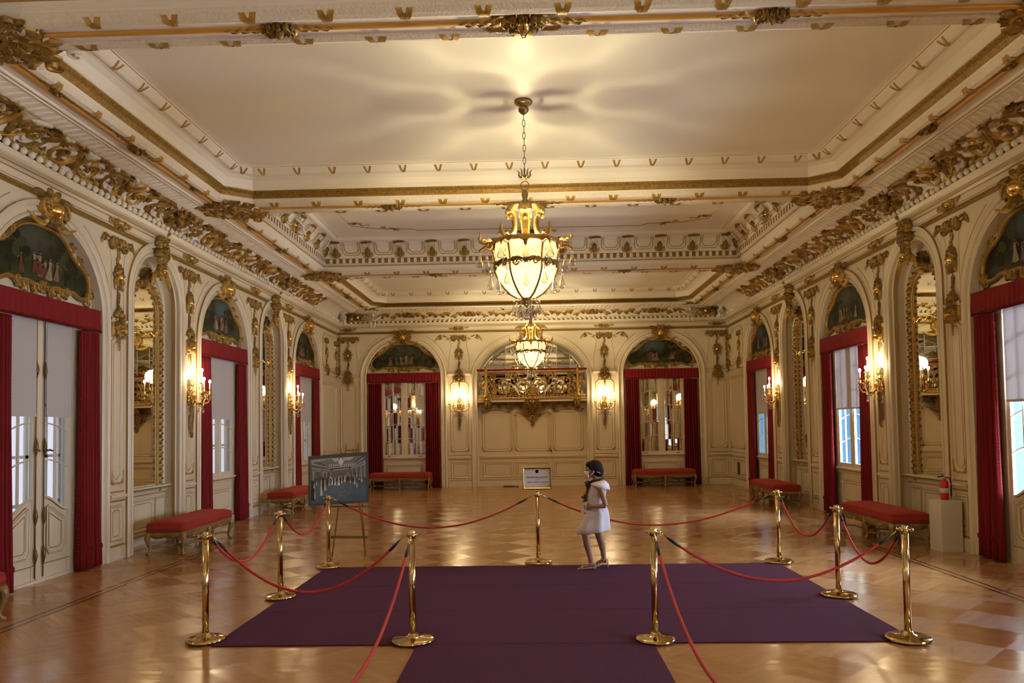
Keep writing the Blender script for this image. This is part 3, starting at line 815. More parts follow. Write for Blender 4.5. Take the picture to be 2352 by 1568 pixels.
def make_back():
    S, T, K = MB(), MB(), MB()
    for uc in (-4.14, 4.14):
        surf_l = uc-1.42, uc+1.42
        window_bay(S, T, uc)
    # the bay helper lays wall 1.65 each way; fill the rest
    quad(S, -6.3, -4.14-1.65, 0, ZTOP, 0); quad(S, 4.14+1.65, 6.3, 0, ZTOP, 0)
    quad(S, -4.14+1.65, -1.95, 0, ZTOP, 0); quad(S, 1.95, 4.14-1.65, 0, ZTOP, 0)
    AM, ZM, RM, DM = 1.75, 3.42, 1.36, .28
    surf_arch(S, -1.95, 1.95, 0, AM, ZM, RM)
    path = arch_path(0, AM, ZM, RM, n=32)
    T.sweep(path, ARCHIV, wl, ARCHIV_M); S.sweep(path, [(0, -1.15), (0, -DM), (-.02, -DM+.03), (0, -DM+.06), (0, 0)], wl, 'cream')
    quad(S, -AM, AM, 0, 2.85, -DM); 
    mp = lambda a, b, h: wl(a, b, -DM+h)
    for (a, b) in ((-1.62, -.68), (-.56, .56), (.68, 1.62)):
        panel(T, a, b, 1.14, 2.42 if abs(a+b) > .5 else 2.30, .09, -DM); panel(T, a+.02, b-.02, .30, .76, 0, -DM)
        cc = [off(lambda x, y, h: wl(x, y, -DM+h), u, 1.14) for u in (a, b)]
        for s_, f in ((1, cc[0]), (-1, cc[1])):
            e_leaf(T, f, bez((0, 0), (-s_*.01, .09), (0, .2), 6), .028, .03, 2, 'gold'); e_leaf(T, f, bez((0, 0), (s_*.08, -.02), (s_*.16, 0), 6), .026, .03, 2, 'gold')
        # curled upper edge of each panel
        f = off(lambda x, y, h: wl(x, y, -DM+h), (a+b)/2, 2.42 if abs(a+b) > .5 else 2.28); hw = (b-a)/2; sg = -1 if abs(a+b) < .5 else 1
        e_cord(T, f, [(hw*t, sg*.05*cos(pi*t)*(1 if abs(a+b) > .5 else 2)) for t in [i/12*2-1 for i in range(13)]], .016, .03, 'gold')
        for s_ in (-1, 1): e_spiral(T, f, s_*hw, .02, .05, .015, 0, s_*1.2, .012, .03, 'gold')
    T.sweep([(-AM, .93), (AM, .93)], [(-.055, 0), (-.035, .018), (0, .02), (.0, .045), (.03, .055), (.05, 0)], mp, ['gold_line', 'cream', 'gold_line', 'cream', 'cream'])
    T.sweep([(-AM, 0), (AM, 0)], [(0, .03), (.19, .03), (.21, 0)], mp, ['cream', 'gold_line'])
    for u in (-.62, .62): quad(T, u-.004, u+.004, 0, 2.6, -DM+.002, 'gold_dark')      # joints of the hidden door
    for s_ in (-1, 1):
        a, b = sorted((s_*1.96, s_*2.71)); pilaster(T, a, b)
        a, b = sorted((s_*5.58, s_*6.28)); pilaster(T, a, b)
    cornice(K, -6.3, 6.3); cove_surface(K, -6.3, 6.3)
    # ceiling and side of the gallery recess behind the balcony
    quad(S, -AM, AM, 2.7, 4.9, -1.15)
    S.add([wl(-AM, 2.85, -DM), wl(AM, 2.85, -DM), wl(AM, 2.85, -1.15), wl(-AM, 2.85, -1.15)], [(0, 1, 2, 3)], 'cream', False)
    w = S.build('wall_back', None, WLOC['back'], (0, 0, 0)); tag(w, kind='structure')
    T.build('panel_moulding', w); K.build('cornice', w)
    for u in (-4.14, 4.14): put('gilded_cartouche', w, (u, -.03, 4.86))
    put('gilded_cartouche', w, (0, -.03, 4.90), (0, 0, 0), 1.25)
    for u in (-2.335, 2.335):
        put('gilded_drop', w, (u, -.01, 4.86)); put('gilded_capital', w, (u, -.03, 3.47)); put('gilded_spray', w, (u, -.01, 4.86)); put('frieze_floret', w, (u, -.035, 5.12), (0, 0, 0), (1.3, 1, .9))
    for u in (-5.93, 5.93):
        put('gilded_drop', w, (u, -.01, 4.86)); put('gilded_spray', w, (u, -.01, 4.86), (0, 0, 0), (.5, 1, .8)); put('frieze_floret', w, (u, -.035, 5.12), (0, 0, 0), (1.1, 1, .9))
        put('gilded_capital', w, (u, -.03, 3.5), (0, 0, 0), 1.1)
    for s_ in (-1, 1):       # gilded strip running down each corner
        m = MB(); f = off(flat, s_*6.22, 0)
        for k in range(16): e_leaf(m, f, bez((0, 3.55+k*.085), (.03, 3.6+k*.085), (-.01*(-1)**k, 3.68+k*.085), 5), .04, .04, 2, 'gold' if k % 2 else 'gold_dark')
        m.build('corner_strip', w)
    for u in (-3.9, -1.95, 0, 1.95, 3.9): put('cove_spray', w, (u, 0, 0), (0, 0, 0), (.95, 1, 1))
    for s_ in (-1, 1):
        put('plaster_cherub', w, (s_*4.95, -.3, 5.22), (radians(12), 0, s_*.3), .85)
        put('corner_ornament', w, (s_*5.75, -.52, 5.46), (radians(-35), 0, s_*.7), .55)
        put('gilded_cartouche', w, (s_*5.5, -.45, 5.45), (radians(-35), 0, 0), .7)
    STRUCT['back'] = w
    return w
make_back()
# front wall behind the camera: plain panelling with a tall doorway's panel
S, T, K = MB(), MB(), MB()
quad(S, -6.3, 6.3, 0, ZTOP, 0); dado(T, -6.3, 6.3)
for k in range(7): panel(T, -6.1+k*1.76, -4.55+k*1.76, 1.16, 4.7, .1); panel(T, -6.1+k*1.76, -4.55+k*1.76, .3, .8)
cornice(K, -6.3, 6.3); cove_surface(K, -6.3, 6.3)
wf = S.build('wall_front', None, WLOC['front'], (0, 0, pi)); tag(wf, kind='structure'); T.build('panel_moulding', wf); K.build('cornice', wf)

# ------------------------------------------------------------------ floor
m = MB(); m.add([(-7.2, YF-.1, 0), (7.2, YF-.1, 0), (7.2, L+1.3, 0), (-7.2, L+1.3, 0)], [(0, 1, 2, 3)], 'parquet', False)
fl = m.build('floor', uv=lambda p: (p.x*.05, p.y*.05)); tag(fl, kind='structure')
# ------------------------------------------------------------------ ceiling
XC = 4.97
ZC1, ZC2 = 6.15, 6.42
B = MB()       # soffit, coffers
def cpath(c, hy, ch, hx=XC):
    if ch <= 0: return [(-hx, c-hy), (hx, c-hy), (hx, c+hy), (-hx, c+hy)]
    return [(-hx+ch, c-hy), (hx-ch, c-hy), (hx, c-hy+ch*.8), (hx, c+hy-ch*.8), (hx-ch, c+hy), (-hx+ch, c+hy), (-hx, c+hy-ch*.8), (-hx, c-hy+ch*.8)]
czmp = lambda a, b, d: (a, b, d)
MAINP = [(-.15, 5.672), (-.13, 5.645), (-.08, 5.625), (-.03, 5.64), (.0, 5.685), (.01, 5.72), (.02, 5.735), (.02, 5.75), (.05, 5.80), (.09, 5.835), (.10, 5.85), (.115, 5.86), (.12, 5.92), (.15, 6.0), (.21, 6.045), (.28, 6.06), (.285, 6.045), (.32, 6.05), (.36, 6.08), (.40, 6.12), (.41, 6.13), (.425, 6.13), (.43, 6.14), (.52, 6.15)]
MAINM = ['plaster_leaf']*5+['plaster', 'gold_line', 'gold_leafband', 'gold_leafband', 'gold_leafband', 'plaster', 'plaster', 'plaster', 'plaster', 'plaster', 'plaster', 'plaster', 'plaster', 'plaster', 'plaster', 'gold_line', 'plaster', 'plaster']
NARP = [(-.15, 5.672), (-.13, 5.645), (-.08, 5.625), (-.03, 5.64), (.0, 5.685), (.01, 5.72), (.02, 5.735), (.02, 5.80), (.035, 5.81), (.035, 5.84), (.05, 5.85), (.11, 5.87), (.11, 5.985), (.12, 5.99), (.125, 6.07), (.15, 6.17), (.21, 6.27), (.30, 6.33), (.40, 6.35), (.41, 6.335), (.45, 6.35), (.49, 6.39), (.50, 6.40), (.515, 6.40), (.52, 6.41), (.6, 6.42)]
NARM = ['plaster_leaf']*5+['plaster', 'plaster', 'plaster', 'gold_line', 'plaster', 'plaster', 'gold_dark', 'plaster', 'plaster', 'plaster', 'plaster', 'plaster', 'plaster', 'plaster', 'plaster', 'plaster', 'plaster', 'gold_line', 'plaster', 'plaster']
def vtie(mb, base, t, nrm, s0, prof, wv, hw, mat, flip=False):
    """a gilded ribbon crossing the moulding as a V at distance s0 along it"""
    for sg in (-1, 1):
        vs = []; k = len(prof)
        for j, (o, z) in enumerate(prof):
            f = 1-j/(k-1) if not flip else j/(k-1)
            c = base+t*(s0+sg*wv*f); p = c+nrm*o
            e0, e1 = p-t*hw, p+t*hw
            vs += [(e0.x, e0.y, z), (e1.x, e1.y, z)]
        mb.add(vs, [(2*j, 2*j+1, 2*j+3, 2*j+2) for j in range(k-1)], mat, True)
def shift(prof, e): return [(o-e*.6, z-e) for o, z in prof]
def coffer(c, kind):
    prof, ms, hy, ch = (MAINP, MAINM, 2.58, .42) if kind == 'main' else (NARP, NARM, 2.58, 0)
    path = cpath(c, hy, ch)
    B.sweep(path, prof, czmp, ms, closed=True)
    n = len(path)
    for i in range(n):
        a, b = Vector((*path[i], 0)), Vector((*path[(i+1) % n], 0)); t = (b-a); ln = t.length; t.normalize(); nr = Vector((-t.y, t.x, 0))
        rope = shift(prof[1:6], .012); rope = rope[::-1]
        q = max(1, round(ln/.72))
        for k in range(q): vtie(B, a, t, nr, ln*(k+.5)/q, rope[::-1], .07, .03, 'gold', nr.y < -.3)
        if kind == 'main':
            up = shift(MAINP[16:20], .008); q2 = max(1, round(ln/.56))
            for k in range(q2): vtie(B, a, t, nr, ln*(k+.5)/q2, up[::-1], .05, .018, 'gold_line')
        else:
            # dentils
            q3 = int(ln/.155)
            for k in range(q3):
                s0 = ln*(k+.5)/q3; p = a+t*s0; p0 = p+nr*.055; p1 = p+nr*.112
                cs = [p0-t*.035, p0+t*.035, p1+t*.035, p1-t*.035]
                vs = [(v.x, v.y, z) for z in (5.872, 5.975) for v in cs]
                B.add(vs, [(0, 3, 2, 1), (4, 5, 6, 7), (0, 1, 5, 4), (1, 2, 6, 5), (2, 3, 7, 6), (3, 0, 4, 7)], 'plaster', False)
            # consoles and U panels on the cove
            cv = NARP[13:19]; 
            cl = [0.0]
            for k in range(1, len(cv)): cl.append(cl[-1]+math.hypot(cv[k][0]-cv[k-1][0], cv[k][1]-cv[k-1][1]))
            def cm(base, s0):
                def f(x, y, h):
                    yy = max(0, min(cl[-1]-1e-4, y)); k = 0
                    while cl[k+1] < yy: k += 1
                    w = (yy-cl[k])/(cl[k+1]-cl[k]); o = cv[k][0]+(cv[k+1][0]-cv[k][0])*w; z = cv[k][1]+(cv[k+1][1]-cv[k][1])*w
                    tx, tz = cv[k+1][0]-cv[k][0], cv[k+1][1]-cv[k][1]; l = math.hypot(tx, tz)
                    o += tz/l*h; z -= tx/l*h
                    p = base+t*(s0+x)+nr*o
                    return (p.x, p.y, z)
                return f
            q4 = max(1, round((ln-.7)/.74)); st = (ln-.7)/q4
            for k in range(q4+1):
                f = cm(a, .35+k*st)
                e_leaf(B, f, bez((0, .0), (0, .12), (0, .26), 7), .085, .09, 2, 'gold_dark')
                for s_ in (-1, 1): e_leaf(B, f, bez((s_*.03, .02), (s_*.12, .06), (s_*.10, .14), 5), .04, .06, 2, 'gold')
                e_leaf(B, f, bez((-.14, .42), (0, .47), (.14, .42), 8), .045, .05, 3, 'gold_dark')
                for s_ in (-1, 1): e_cord(B, f, [(s_*.075, .16), (s_*.075, .38)], .012, .02, 'plaster')
                if k < q4:
                    g = cm(a, .35+k*st+st/2); hw = st*.5-.17
                    for e in (0, .05):
                        w_ = hw-e
                        e_cord(B, g, [(-w_, .40), (-w_, .14+e), (-w_+.06, .07+e), (w_-.06, .07+e), (w_, .14+e), (w_, .40)], .007, .014, 'gold_line')
            # quiet shaped line on the flat ceiling
    zt = ZC1 if kind == 'main' else ZC2; io = .5 if kind == 'main' else .58
    hx, hh = XC-io, hy-io
    B.add([(-hx, c-hh, zt), (hx, c-hh, zt), (hx, c+hh, zt), (-hx, c+hh, zt)], [(0, 1, 2, 3)], 'plaster', False)
    if kind != 'main':
        pth = []
        for sx, sy in ((-1, -1), (1, -1), (1, 1), (-1, 1)):
            cx, cy = sx*(hx-.45), c+sy*(hh-.35)
            seq = [(cx-sx*1.4, cy+sy*.0), (cx-sx*1.3, cy-sy*.15), (cx-sx*.5, cy-sy*.22), (cx, cy-sy*.5)]
            pth += seq if sx*sy < 0 else seq[::-1]
        B.sweep(pth, [(-.012, zt), (0, zt-.015), (.012, zt)], czmp, 'gold_line', closed=True)
    return path
KINDS = [(WIN_Y[0], 'main'), (WIN_Y[1], 'nar'), (WIN_Y[2], 'main'), (WIN_Y[3], 'nar'), (WIN_Y[4], 'main')]
for y, k in KINDS: coffer(y, k)
# soffit bands: along both long sides, across at each beam, with gilded half-round
XO, XI = W-1.0, XC+.15
for s_ in (-1, 1):
    a, b = sorted((s_*XO, s_*XI)); B.add([(a, YF+1, H_SOFF), (b, YF+1, H_SOFF), (b, L-1, H_SOFF), (a, L-1, H_SOFF)], [(0, 1, 2, 3)], 'plaster', False)
GR = [(-.05, H_SOFF), (-.045, H_SOFF-.012), (-.03, H_SOFF-.022), (0, H_SOFF-.03), (.03, H_SOFF-.022), (.045, H_SOFF-.012), (.05, H_SOFF)]
beams = [WIN_Y[0]+2.86, 18.36, 12.64, 6.92, 1.2, WIN_Y[4]-2.86]
for s_ in (-1, 1): B.sweep([(s_*(XI+.06), YF+1.0), (s_*(XI+.06), L-1.0)], GR, czmp, 'gold_strip', smooth=True)
for yb in beams:
    y0, y1 = yb-.14, yb+.14
    if yb > 20: y0, y1 = WIN_Y[0]+2.58+.13, L-.95
    if yb < 0: y0, y1 = YF+.95, WIN_Y[4]-2.58-.13
    B.add([(-XI, y0, H_SOFF), (XI, y0, H_SOFF), (XI, y1, H_SOFF), (-XI, y1, H_SOFF)], [(0, 1, 2, 3)], 'plaster', False)
    if 0 < yb < 20: B.sweep([(-XI, yb), (XI, yb)], [(o*.8, z) for o, z in GR], czmp, 'gold_strip', smooth=True)
# chamfer corners of the main coffers: fill between square opening and cut corner
for y, k in KINDS:
    if k != 'main': continue
    for sx in (-1, 1):
        for sy in (-1, 1):
            B.add([(sx*XI, y+sy*2.72, H_SOFF), (sx*(XC-.42), y+sy*2.72, H_SOFF), (sx*XI, y+sy*(2.58-.34), H_SOFF)], [(0, 1, 2)], 'plaster', False)
ce = B.build('ceiling'); tag(ce, kind='structure')
RF = (pi/2, 0, 0)     # ornament lying on the wall turned to face down
def putc(key, x, y, z=H_SOFF, rz=0.0, sc=1.0):
    o = put(key, ce, (x, y, z), (pi/2, 0, rz), sc)
    o.rotation_euler = (Matrix.Rotation(rz, 3, 'Z') @ Matrix.Rotation(pi/2, 3, 'X')).to_euler(); return o
for yb in (18.36, 12.64, 6.92, 1.2):
    for x in (-2.28, 2.28): putc('beam_ornament', x, yb, sc=.95)
    putc('beam_ornament', 0, yb, sc=1.1); putc('gilded_cartouche', 0, yb, sc=.7)
    for s_ in (-1, 1): putc('corner_ornament', s_*4.98, yb, H_SOFF-.01, sc=(1.35, 1.0, 1.35))
for yb in WIN_Y:
    for s_ in (-1, 1):
        putc('beam_ornament', s_*5.13, yb, rz=pi/2, sc=.95)
        putc('beam_ornament', s_*5.13, yb-1.7, rz=pi/2, sc=.6); putc('beam_ornament', s_*5.13, yb+1.7, rz=pi/2, sc=.6)
for s_ in (-1, 1): putc('corner_ornament', s_*5.0, 23.62, H_SOFF-.01, sc=.5)
for yc in (15.5, 4.06):
    for s_ in (-1, 1):
        putc('gilded_spray', s_*3.4, yc+1.2, ZC2, sc=.8, rz=s_*-.6); putc('gilded_spray', s_*3.4, yc-1.2, ZC2, sc=.8, rz=s_*.6)
        o = put('plaster_cherub', ce, (s_*4.82, yc, 5.98), (0, 0, -s_*pi/2), .7)
        put('gilded_cartouche', ce, (s_*4.86, yc, 6.16), (0, 0, -s_*pi/2+0), .7)
    putc('beam_ornament', 0, yc+1.9, ZC2, sc=1.2); putc('beam_ornament', 0, yc-1.9, ZC2, sc=1.2)
# closed roof above, so that no daylight leaks round the coffers
m = MB(); m.box(-7.2, 7.2, YF-.3, L+1.3, 6.6, 6.7, 'plaster'); rf = m.build('roof_slab', ce)
m = MB()
m.box(-7.2, 7.2, L+1.2, L+1.3, 0, 6.6, 'plaster'); m.box(-7.2, 7.2, YF-.2, YF-.1, 0, 6.6, 'plaster')
for s_ in (-1, 1):
    a, b = sorted((s_*6.62, s_*6.7)); m.box(a, b, YF-.2, L+1.3, 5.0, 6.6, 'plaster')
m.build('attic_wall', ce)
# ------------------------------------------------------------------ windows and doors
def curve_bar(m, u0, u1, z, rise, d, hw, mat='cream', sgn=1):
    """glazing bar that climbs towards the middle of the pair"""
    n = 8; pts = []
    for i in range(n+1):
        t = i/n; u = u0+(u1-u0)*t
        k = t if sgn > 0 else 1-t
        pts.append((u, z+rise*(sin(k*pi/2)-.5)))
    m.sweep(pts, [(-hw, d), (-hw*.5, d+.018), (hw*.5, d+.018), (hw, d)], lambda a, b, h: (a, -h, b), mat)
def leaf(m, u0, u1, side, kind):
    """one casement: stiles, rails and glazing bars. side -1 left leaf, +1 right leaf"""
    z0, z1, st = (0.02, 3.46, .075) if kind == 'door' else (.98, 3.46, .06)
    zb = .98 if kind == 'door' else 1.06
    m.box(u0, u0+st, .0, .045, z0, z1, 'cream'); m.box(u1-st, u1, .0, .045, z0, z1, 'cream')
    m.box(u0+st, u1-st, .0, .045, z1-.07, z1, 'cream')
    if kind != 'door': m.box(u0+st, u1-st, .0, .045, z0, zb+.01, 'cream')
    um = (u0+u1)/2
    m.box(um-.012, um+.012, .005, .035, zb, z1-.05, 'cream')
    rise = .12
    for z in (1.52, 2.0, 2.5, 2.98): curve_bar(m, u0+st, u1-st, z, rise, -.008, .011, 'cream', -side)
def window_object(kind, name):
    root = empty(name); bare = kind.endswith('_bare'); kind = kind.replace('_bare', '')
    m = MB()
    # outer frame
    for s_ in (-1, 1): m.box(*sorted((s_*.70, s_*.80)), -.02, .06, 0 if kind == 'door' else .95, 3.55, 'cream')
    m.box(-.8, .8, -.02, .06, 3.46, 3.55, 'cream')
    if kind == 'door': m.box(-.8, .8, -.03, .06, 0, .035, 'cream')
    m.build('window_frame', root)
    for s_ in (-1, 1):
        m = MB(); a, b = sorted((s_*.045, s_*.70)); leaf(m, a, b, s_, kind)
        if kind == 'door':
            # shaped lower panel: the solid part climbs towards the meeting stile
            n = 10; top = [(a+.075+(b-a-.15)*i/n) for i in range(n+1)]
            def zt(u): t = (abs(u)-.12)/.51; return 1.10-.20*(1-cos(pi*min(1, max(0, t))))/2
            vs = []
            for u in top: vs += [(u, .01, 0.02), (u, .01, zt(u))]
            m.add(vs, [(2*i, 2*i+2, 2*i+3, 2*i+1) for i in range(n)], 'cream', False)
            pth = [(u, zt(u)) for u in top]
            m.sweep(pth, [(-.03, -.01), (-.025, .015), (0, .02), (.01, .0)], lambda p, q, h: (p, -h, q), ['gold_line', 'cream', 'cream'])
            # raised moulding of the panel
            q = [(a+.15, .42), (a+.2, .34), (b-.2, .34), (b-.15, .42)]
            q += [(b-.15, zt(b-.15)-.14)] + [(u, zt(u)-.12) for u in reversed(top[2:-2])] + [(a+.15, zt(a+.15)-.14)]
            m.sweep(q, PM, lambda p, r, h: (p, -h+.005, r), PMM, closed=True)
            q2 = [(a+.2, .44), (a+.24, .4), (b-.24, .4), (b-.2, .44), (b-.2, zt(b-.2)-.2), (a+.2, zt(a+.2)-.2)]
            m.sweep(q2, FINE, lambda p, r, h: (p, -h+.005, r), 'gold_line', closed=True)
            m.sweep([(a+.02, .22), (b-.02, .22)], FINE, lambda p, r, h: (p, -h+.0, r), 'gold_line')
        lf = m.build('casement', root)
        g = MB(); g.add([(a+.05, .022, .9), (b-.05, .022, .9), (b-.05, .022, 3.42), (a+.05, .022, 3.42)], [(0, 1, 2, 3)], 'mirror_pane' if kind == 'mirror' else 'glass', False)
        if kind == 'mirror':        # silvered panes, each set at its own slight angle
            g = MB(); zs = [1.06, 1.52, 2.0, 2.5, 2.98, 3.42]; um = (a+b)/2; R = random.Random(7+s_)
            for (x0, x1) in ((a+.05, um), (um, b-.05)):
                for k in range(5):
                    e = R.uniform(-.0045, .0045); f = R.uniform(-.003, .003)
                    g.add([(x0, .024+e, zs[k]-.08), (x1, .024-e, zs[k]-.08), (x1, .024-e+f, zs[k+1]+.0), (x0, .024+e+f, zs[k+1]+.0)], [(0, 1, 2, 3)], 'mirror_pane', False)
        g.build('pane', lf)
        if kind == 'door':
            k = MB()
            x = s_*.085
            k.tube([(x, -.02, .06), (x, -.02, 3.44)], .008, 'bronze_pull', 6)
            for z in (.35, .85, 1.75, 2.75):
                k.tube([(x, -.022, z-.12), (x, -.03, z-.05), (x, -.034, z), (x, -.03, z+.05), (x, -.022, z+.12)], [.008, .02, .026, .02, .008], 'bronze_pull', 8)
            k.tube([(x, -.03, 1.70), (x, -.075, 1.70), (x+s_*.02, -.085, 1.705), (x+s_*.09, -.085, 1.69)], [.014, .014, .015, .010], 'bronze_pull', 8)
            k.build('door_handle', lf)
    if kind != 'mirror':
        m = MB(); m.box(-.045, .045, -.012, .05, 0 if kind == 'door' else .98, 3.46, 'cream'); m.build('meeting_stile', root)
    else:
        m = MB(); m.box(-.05, .05, -.012, .05, .98, 3.46, 'cream')
        for x in (-.5, .5): m.box(x-.05, x+.05, -.012, .0, 1.0, 1.02, 'bronze_pull')
        m.build('meeting_stile', root)
    if kind != 'mirror' and not bare:
        # outer storm sash
        m = MB()
        for x in (-.66, -.36, .36, .66, -.03): m.box(x-.03, x+.03, .13, .16, .0, 3.5, 'white_paint')
        for z in (1.0, 1.62, 2.3): m.box(-.66, .66, .13, .16, z-.02, z+.02, 'white_paint')
        for s_ in (-1, 1): m.box(*sorted((s_*.72, s_*.86)), .06, .17, 0, 3.6, 'white_paint')
        m.box(-.86, .86, .06, .17, 3.5, 3.6, 'white_paint'); m.box(-.86, .86, .06, .9, -.06, 0.0, 'white_paint')
        if kind != 'door': m.box(-.8, .8, .06, .10, 0, .96, 'white_paint')
        m.build('storm_sash', root)
    return root
PROTO = {k: window_object(k, 'proto') for k in ('door', 'door_bare', 'win', 'win_bare', 'mirror')}
def place_window(kind, name, wall, u):
    o = copy_tree(PROTO[kind]); o.name = name; o.location = wpos(wall, u, 0, -D_W); o.rotation_euler = (0, 0, WROT[wall]); tag(o, kind='structure'); return o
nw = 1
for wall in ('left', 'right'):
    for i, y in enumerate(WIN_Y):
        if abs(y-9.78) < .1: place_window('door' if wall == 'left' else 'door_bare', 'door_%d' % (1 if wall == 'left' else 2), wall, uo(wall, y))
        else: place_window('win' if wall == 'left' else 'win_bare', 'window_%d' % nw, wall, uo(wall, y)); nw += 1
for u in (-4.14, 4.14): place_window('mirror', 'window_%d' % nw, 'back', u); nw += 1
def kill(o):
    for c in list(o.children): kill(c)
    bpy.data.objects.remove(o)
for o in PROTO.values(): kill(o)

# ------------------------------------------------------------------ curtains, pelmets, blinds
def curtain_mesh(w=.46, hgt=3.355, seed=0, inner=1):
    """one hanging panel, folds deepest at the foot; inner=+1 when the fringed edge is on the right"""
    R = random.Random(seed); nx, nz = 56, 26; vs = []; folds = 6.5
    ph = [R.uniform(-.5, .5) for _ in range(8)]
    for j in range(nz+1):
        z = hgt*j/nz; t = z/hgt
        ww = w*(.94+.13*(1-t)**2)
        for i in range(nx+1):
            s_ = i/nx
            a = folds*2*pi*s_+1.1*sin(3*s_+ph[0])+.5*sin(2.2*t+ph[1])
            dd = (.030+.030*(1-t))*sin(a)+.012*sin(2.3*a+ph[2]+2*t)
            x = (s_-.5)*ww+.012*(1-t)*sin(a*.5+ph[3])
            if z < .30: dd *= 1.12; 
            vs.append((x, -dd, z+.006*(sin(a) if j == 0 else 0)))
    fs = [(j*(nx+1)+i, j*(nx+1)+i+1, (j+1)*(nx+1)+i+1, (j+1)*(nx+1)+i) for j in range(nz) for i in range(nx)]
    m = MB(); m.add(vs, fs, 'velvet_red'); c = m.build('proto', solid=.012)
    f = MB()      # bobble fringe down the inner edge and an applied band near the foot
    x = inner*w*.5
    for k in range(int(hgt/.045)):
        z = .05+k*.045; e = inner*(w*(.94+.13*(1-z/hgt)**2))*.5
        f.ball((e, -.01, z), (.012, .010, .014), 'pelmet_red', 6, 4)
    b = f.build('fringe', c)
    g = MB(); nn = 56; gv = []
    for z, o in ((.25, .012), (.27, .02), (.30, .02), (.32, .012)):
        for i in range(nn+1):
            s_ = i/nn; t = z/hgt
            a = folds*2*pi*s_+1.1*sin(3*s_+ph[0])+.5*sin(2.2*t+ph[1])
            dd = (.030+.030*(1-t))*sin(a)+.012*sin(2.3*a+ph[2]+2*t)
            gv.append(((s_-.5)*w*(.96+.13*(1-t)**2), -dd*1.1-o, z))
    g.add(gv, [(j*(nn+1)+i, j*(nn+1)+i+1, (j+1)*(nn+1)+i+1, (j+1)*(nn+1)+i) for j in range(3) for i in range(nn)], 'velvet_red'); g.build('hem_band', c)
    return c
CUR = {(s_, inner): curtain_mesh(seed=s_, inner=inner) for s_ in range(3) for inner in (-1, 1)}
def pelmet_mesh():
    m = MB(); nx = 120; vs = []
    def pt(s_):      # path along the front with short returns
        L1, L2 = .12, 2.36; tot = L2+2*L1; d = s_*tot
        if d < L1: return (-1.18, .14-d/L1*.0-.14+.0-(d)) if False else (-1.18, .10-d)
        if d < L1+L2: return (-1.18+(d-L1), -.02)
        return (1.18, -.02+(d-L1-L2))
    for z, o in ((3.40, .004), (3.44, .006), (3.56, 0), (3.68, 0), (3.70, .004)):
        for i in range(nx+1):
            x, y = pt(i/nx); vs.append((x, y-.006*sin(i*1.3)*(1 if z < 3.6 else .3)-o, z+.004*sin(i*2.1)*(z < 3.42)))
    m.add(vs, [(j*(nx+1)+i, j*(nx+1)+i+1, (j+1)*(nx+1)+i+1, (j+1)*(nx+1)+i) for j in range(4) for i in range(nx)], 'pelmet_red')
    c = m.build('proto', solid=.012)
    f = MB()
    for i in range(96): x = -1.17+i*2.34/95; f.tube([(x, -.03, 3.41), (x+.002, -.03, 3.375)], .008, 'velvet_red', 5)
    f.build('fringe', c)
    return c
PEL = pelmet_mesh()
def shade_mesh(w, z0):
    m = MB(); m.box(-w/2, w/2, -.002, .002, z0, 3.5, 'shade_cloth'); c = m.build('proto')
    h = MB(); h.box(-w/2, w/2, -.006, .006, z0-.0, z0+.035, 'shade_cloth'); h.build('hem_bar', c)
    return c
SH_D, SH_W = shade_mesh(.53, 2.14), shade_mesh(1.28, 2.16)
def place(proto, name, wall, u, d, label, cat, group=None, z=0):
    o = copy_tree(proto); o.name = name; o.location = wpos(wall, u, z, d); o.rotation_euler = (0, 0, WROT[wall]); tag(o, label, cat, group); return o
ORDC = {9.78: 'nearest', 15.5: 'middle', 21.22: 'farthest'}
DOFF = {9.78: 'by the tall door nearest the camera', 15.5: 'at the middle window', 21.22: 'at the farthest window'}
k = 0
for wall in ('left', 'right'):
    for y in WIN_Y:
        u = uo(wall, y); door = abs(y-9.78) < .1; seen = y in DOFF
        wh = DOFF.get(y, 'at a window behind the camera' if y < 0 else 'at the window beside the camera')
        for s_ in (-1, 1):
            far = (s_ > 0) == (wall == 'left')
            hw = .45 if door else .47
            cu = copy_tree(CUR[(k % 3, -s_)]); cu.name = 'curtain'
            cu.location = wpos(wall, u+s_*.93, 0.01, -.01); cu.rotation_euler = (0, 0, WROT[wall])
            tag(cu, 'red curtain %s, %s wall, its %s side' % (wh, wall, 'farther' if far else 'nearer'), 'curtain', 'red velvet curtains'); k += 1
        place(PEL, 'pelmet', wall, u, -.0, 'red fringed pelmet %s of the %s wall' % (wh, wall), 'pelmet', 'red pelmets')
        if door:
            for s_ in (-1, 1):
                far = (s_ > 0) == (wall == 'left')
                place(SH_D, 'roller_blind', wall, u+s_*.37, -D_W+.035, 'half-lowered white blind on the %s leaf of the tall door, %s wall' % ('farther' if far else 'nearer', wall), 'blind', 'white roller blinds')
        else:
            place(SH_W, 'roller_blind', wall, u, -D_W+.035, 'half-lowered white blind %s of the %s wall' % (wh, wall), 'blind', 'white roller blinds')
for u, nm in ((-4.14, 'left'), (4.14, 'right')):
    for s_ in (-1, 1):
        cu = copy_tree(CUR[(k % 3, -s_)]); cu.name = 'curtain'; cu.location = wpos('back', u+s_*.93, .01, -.01)
        tag(cu, 'red curtain on the %s side of the %s mirrored window, end wall' % ('left' if s_ < 0 else 'right', nm), 'curtain', 'red velvet curtains'); k += 1
    place(PEL, 'pelmet', 'back', u, 0, 'red fringed pelmet over the %s mirrored window, end wall' % nm, 'pelmet', 'red pelmets')
for c in list(CUR.values())+[PEL, SH_D, SH_W]: kill(c)

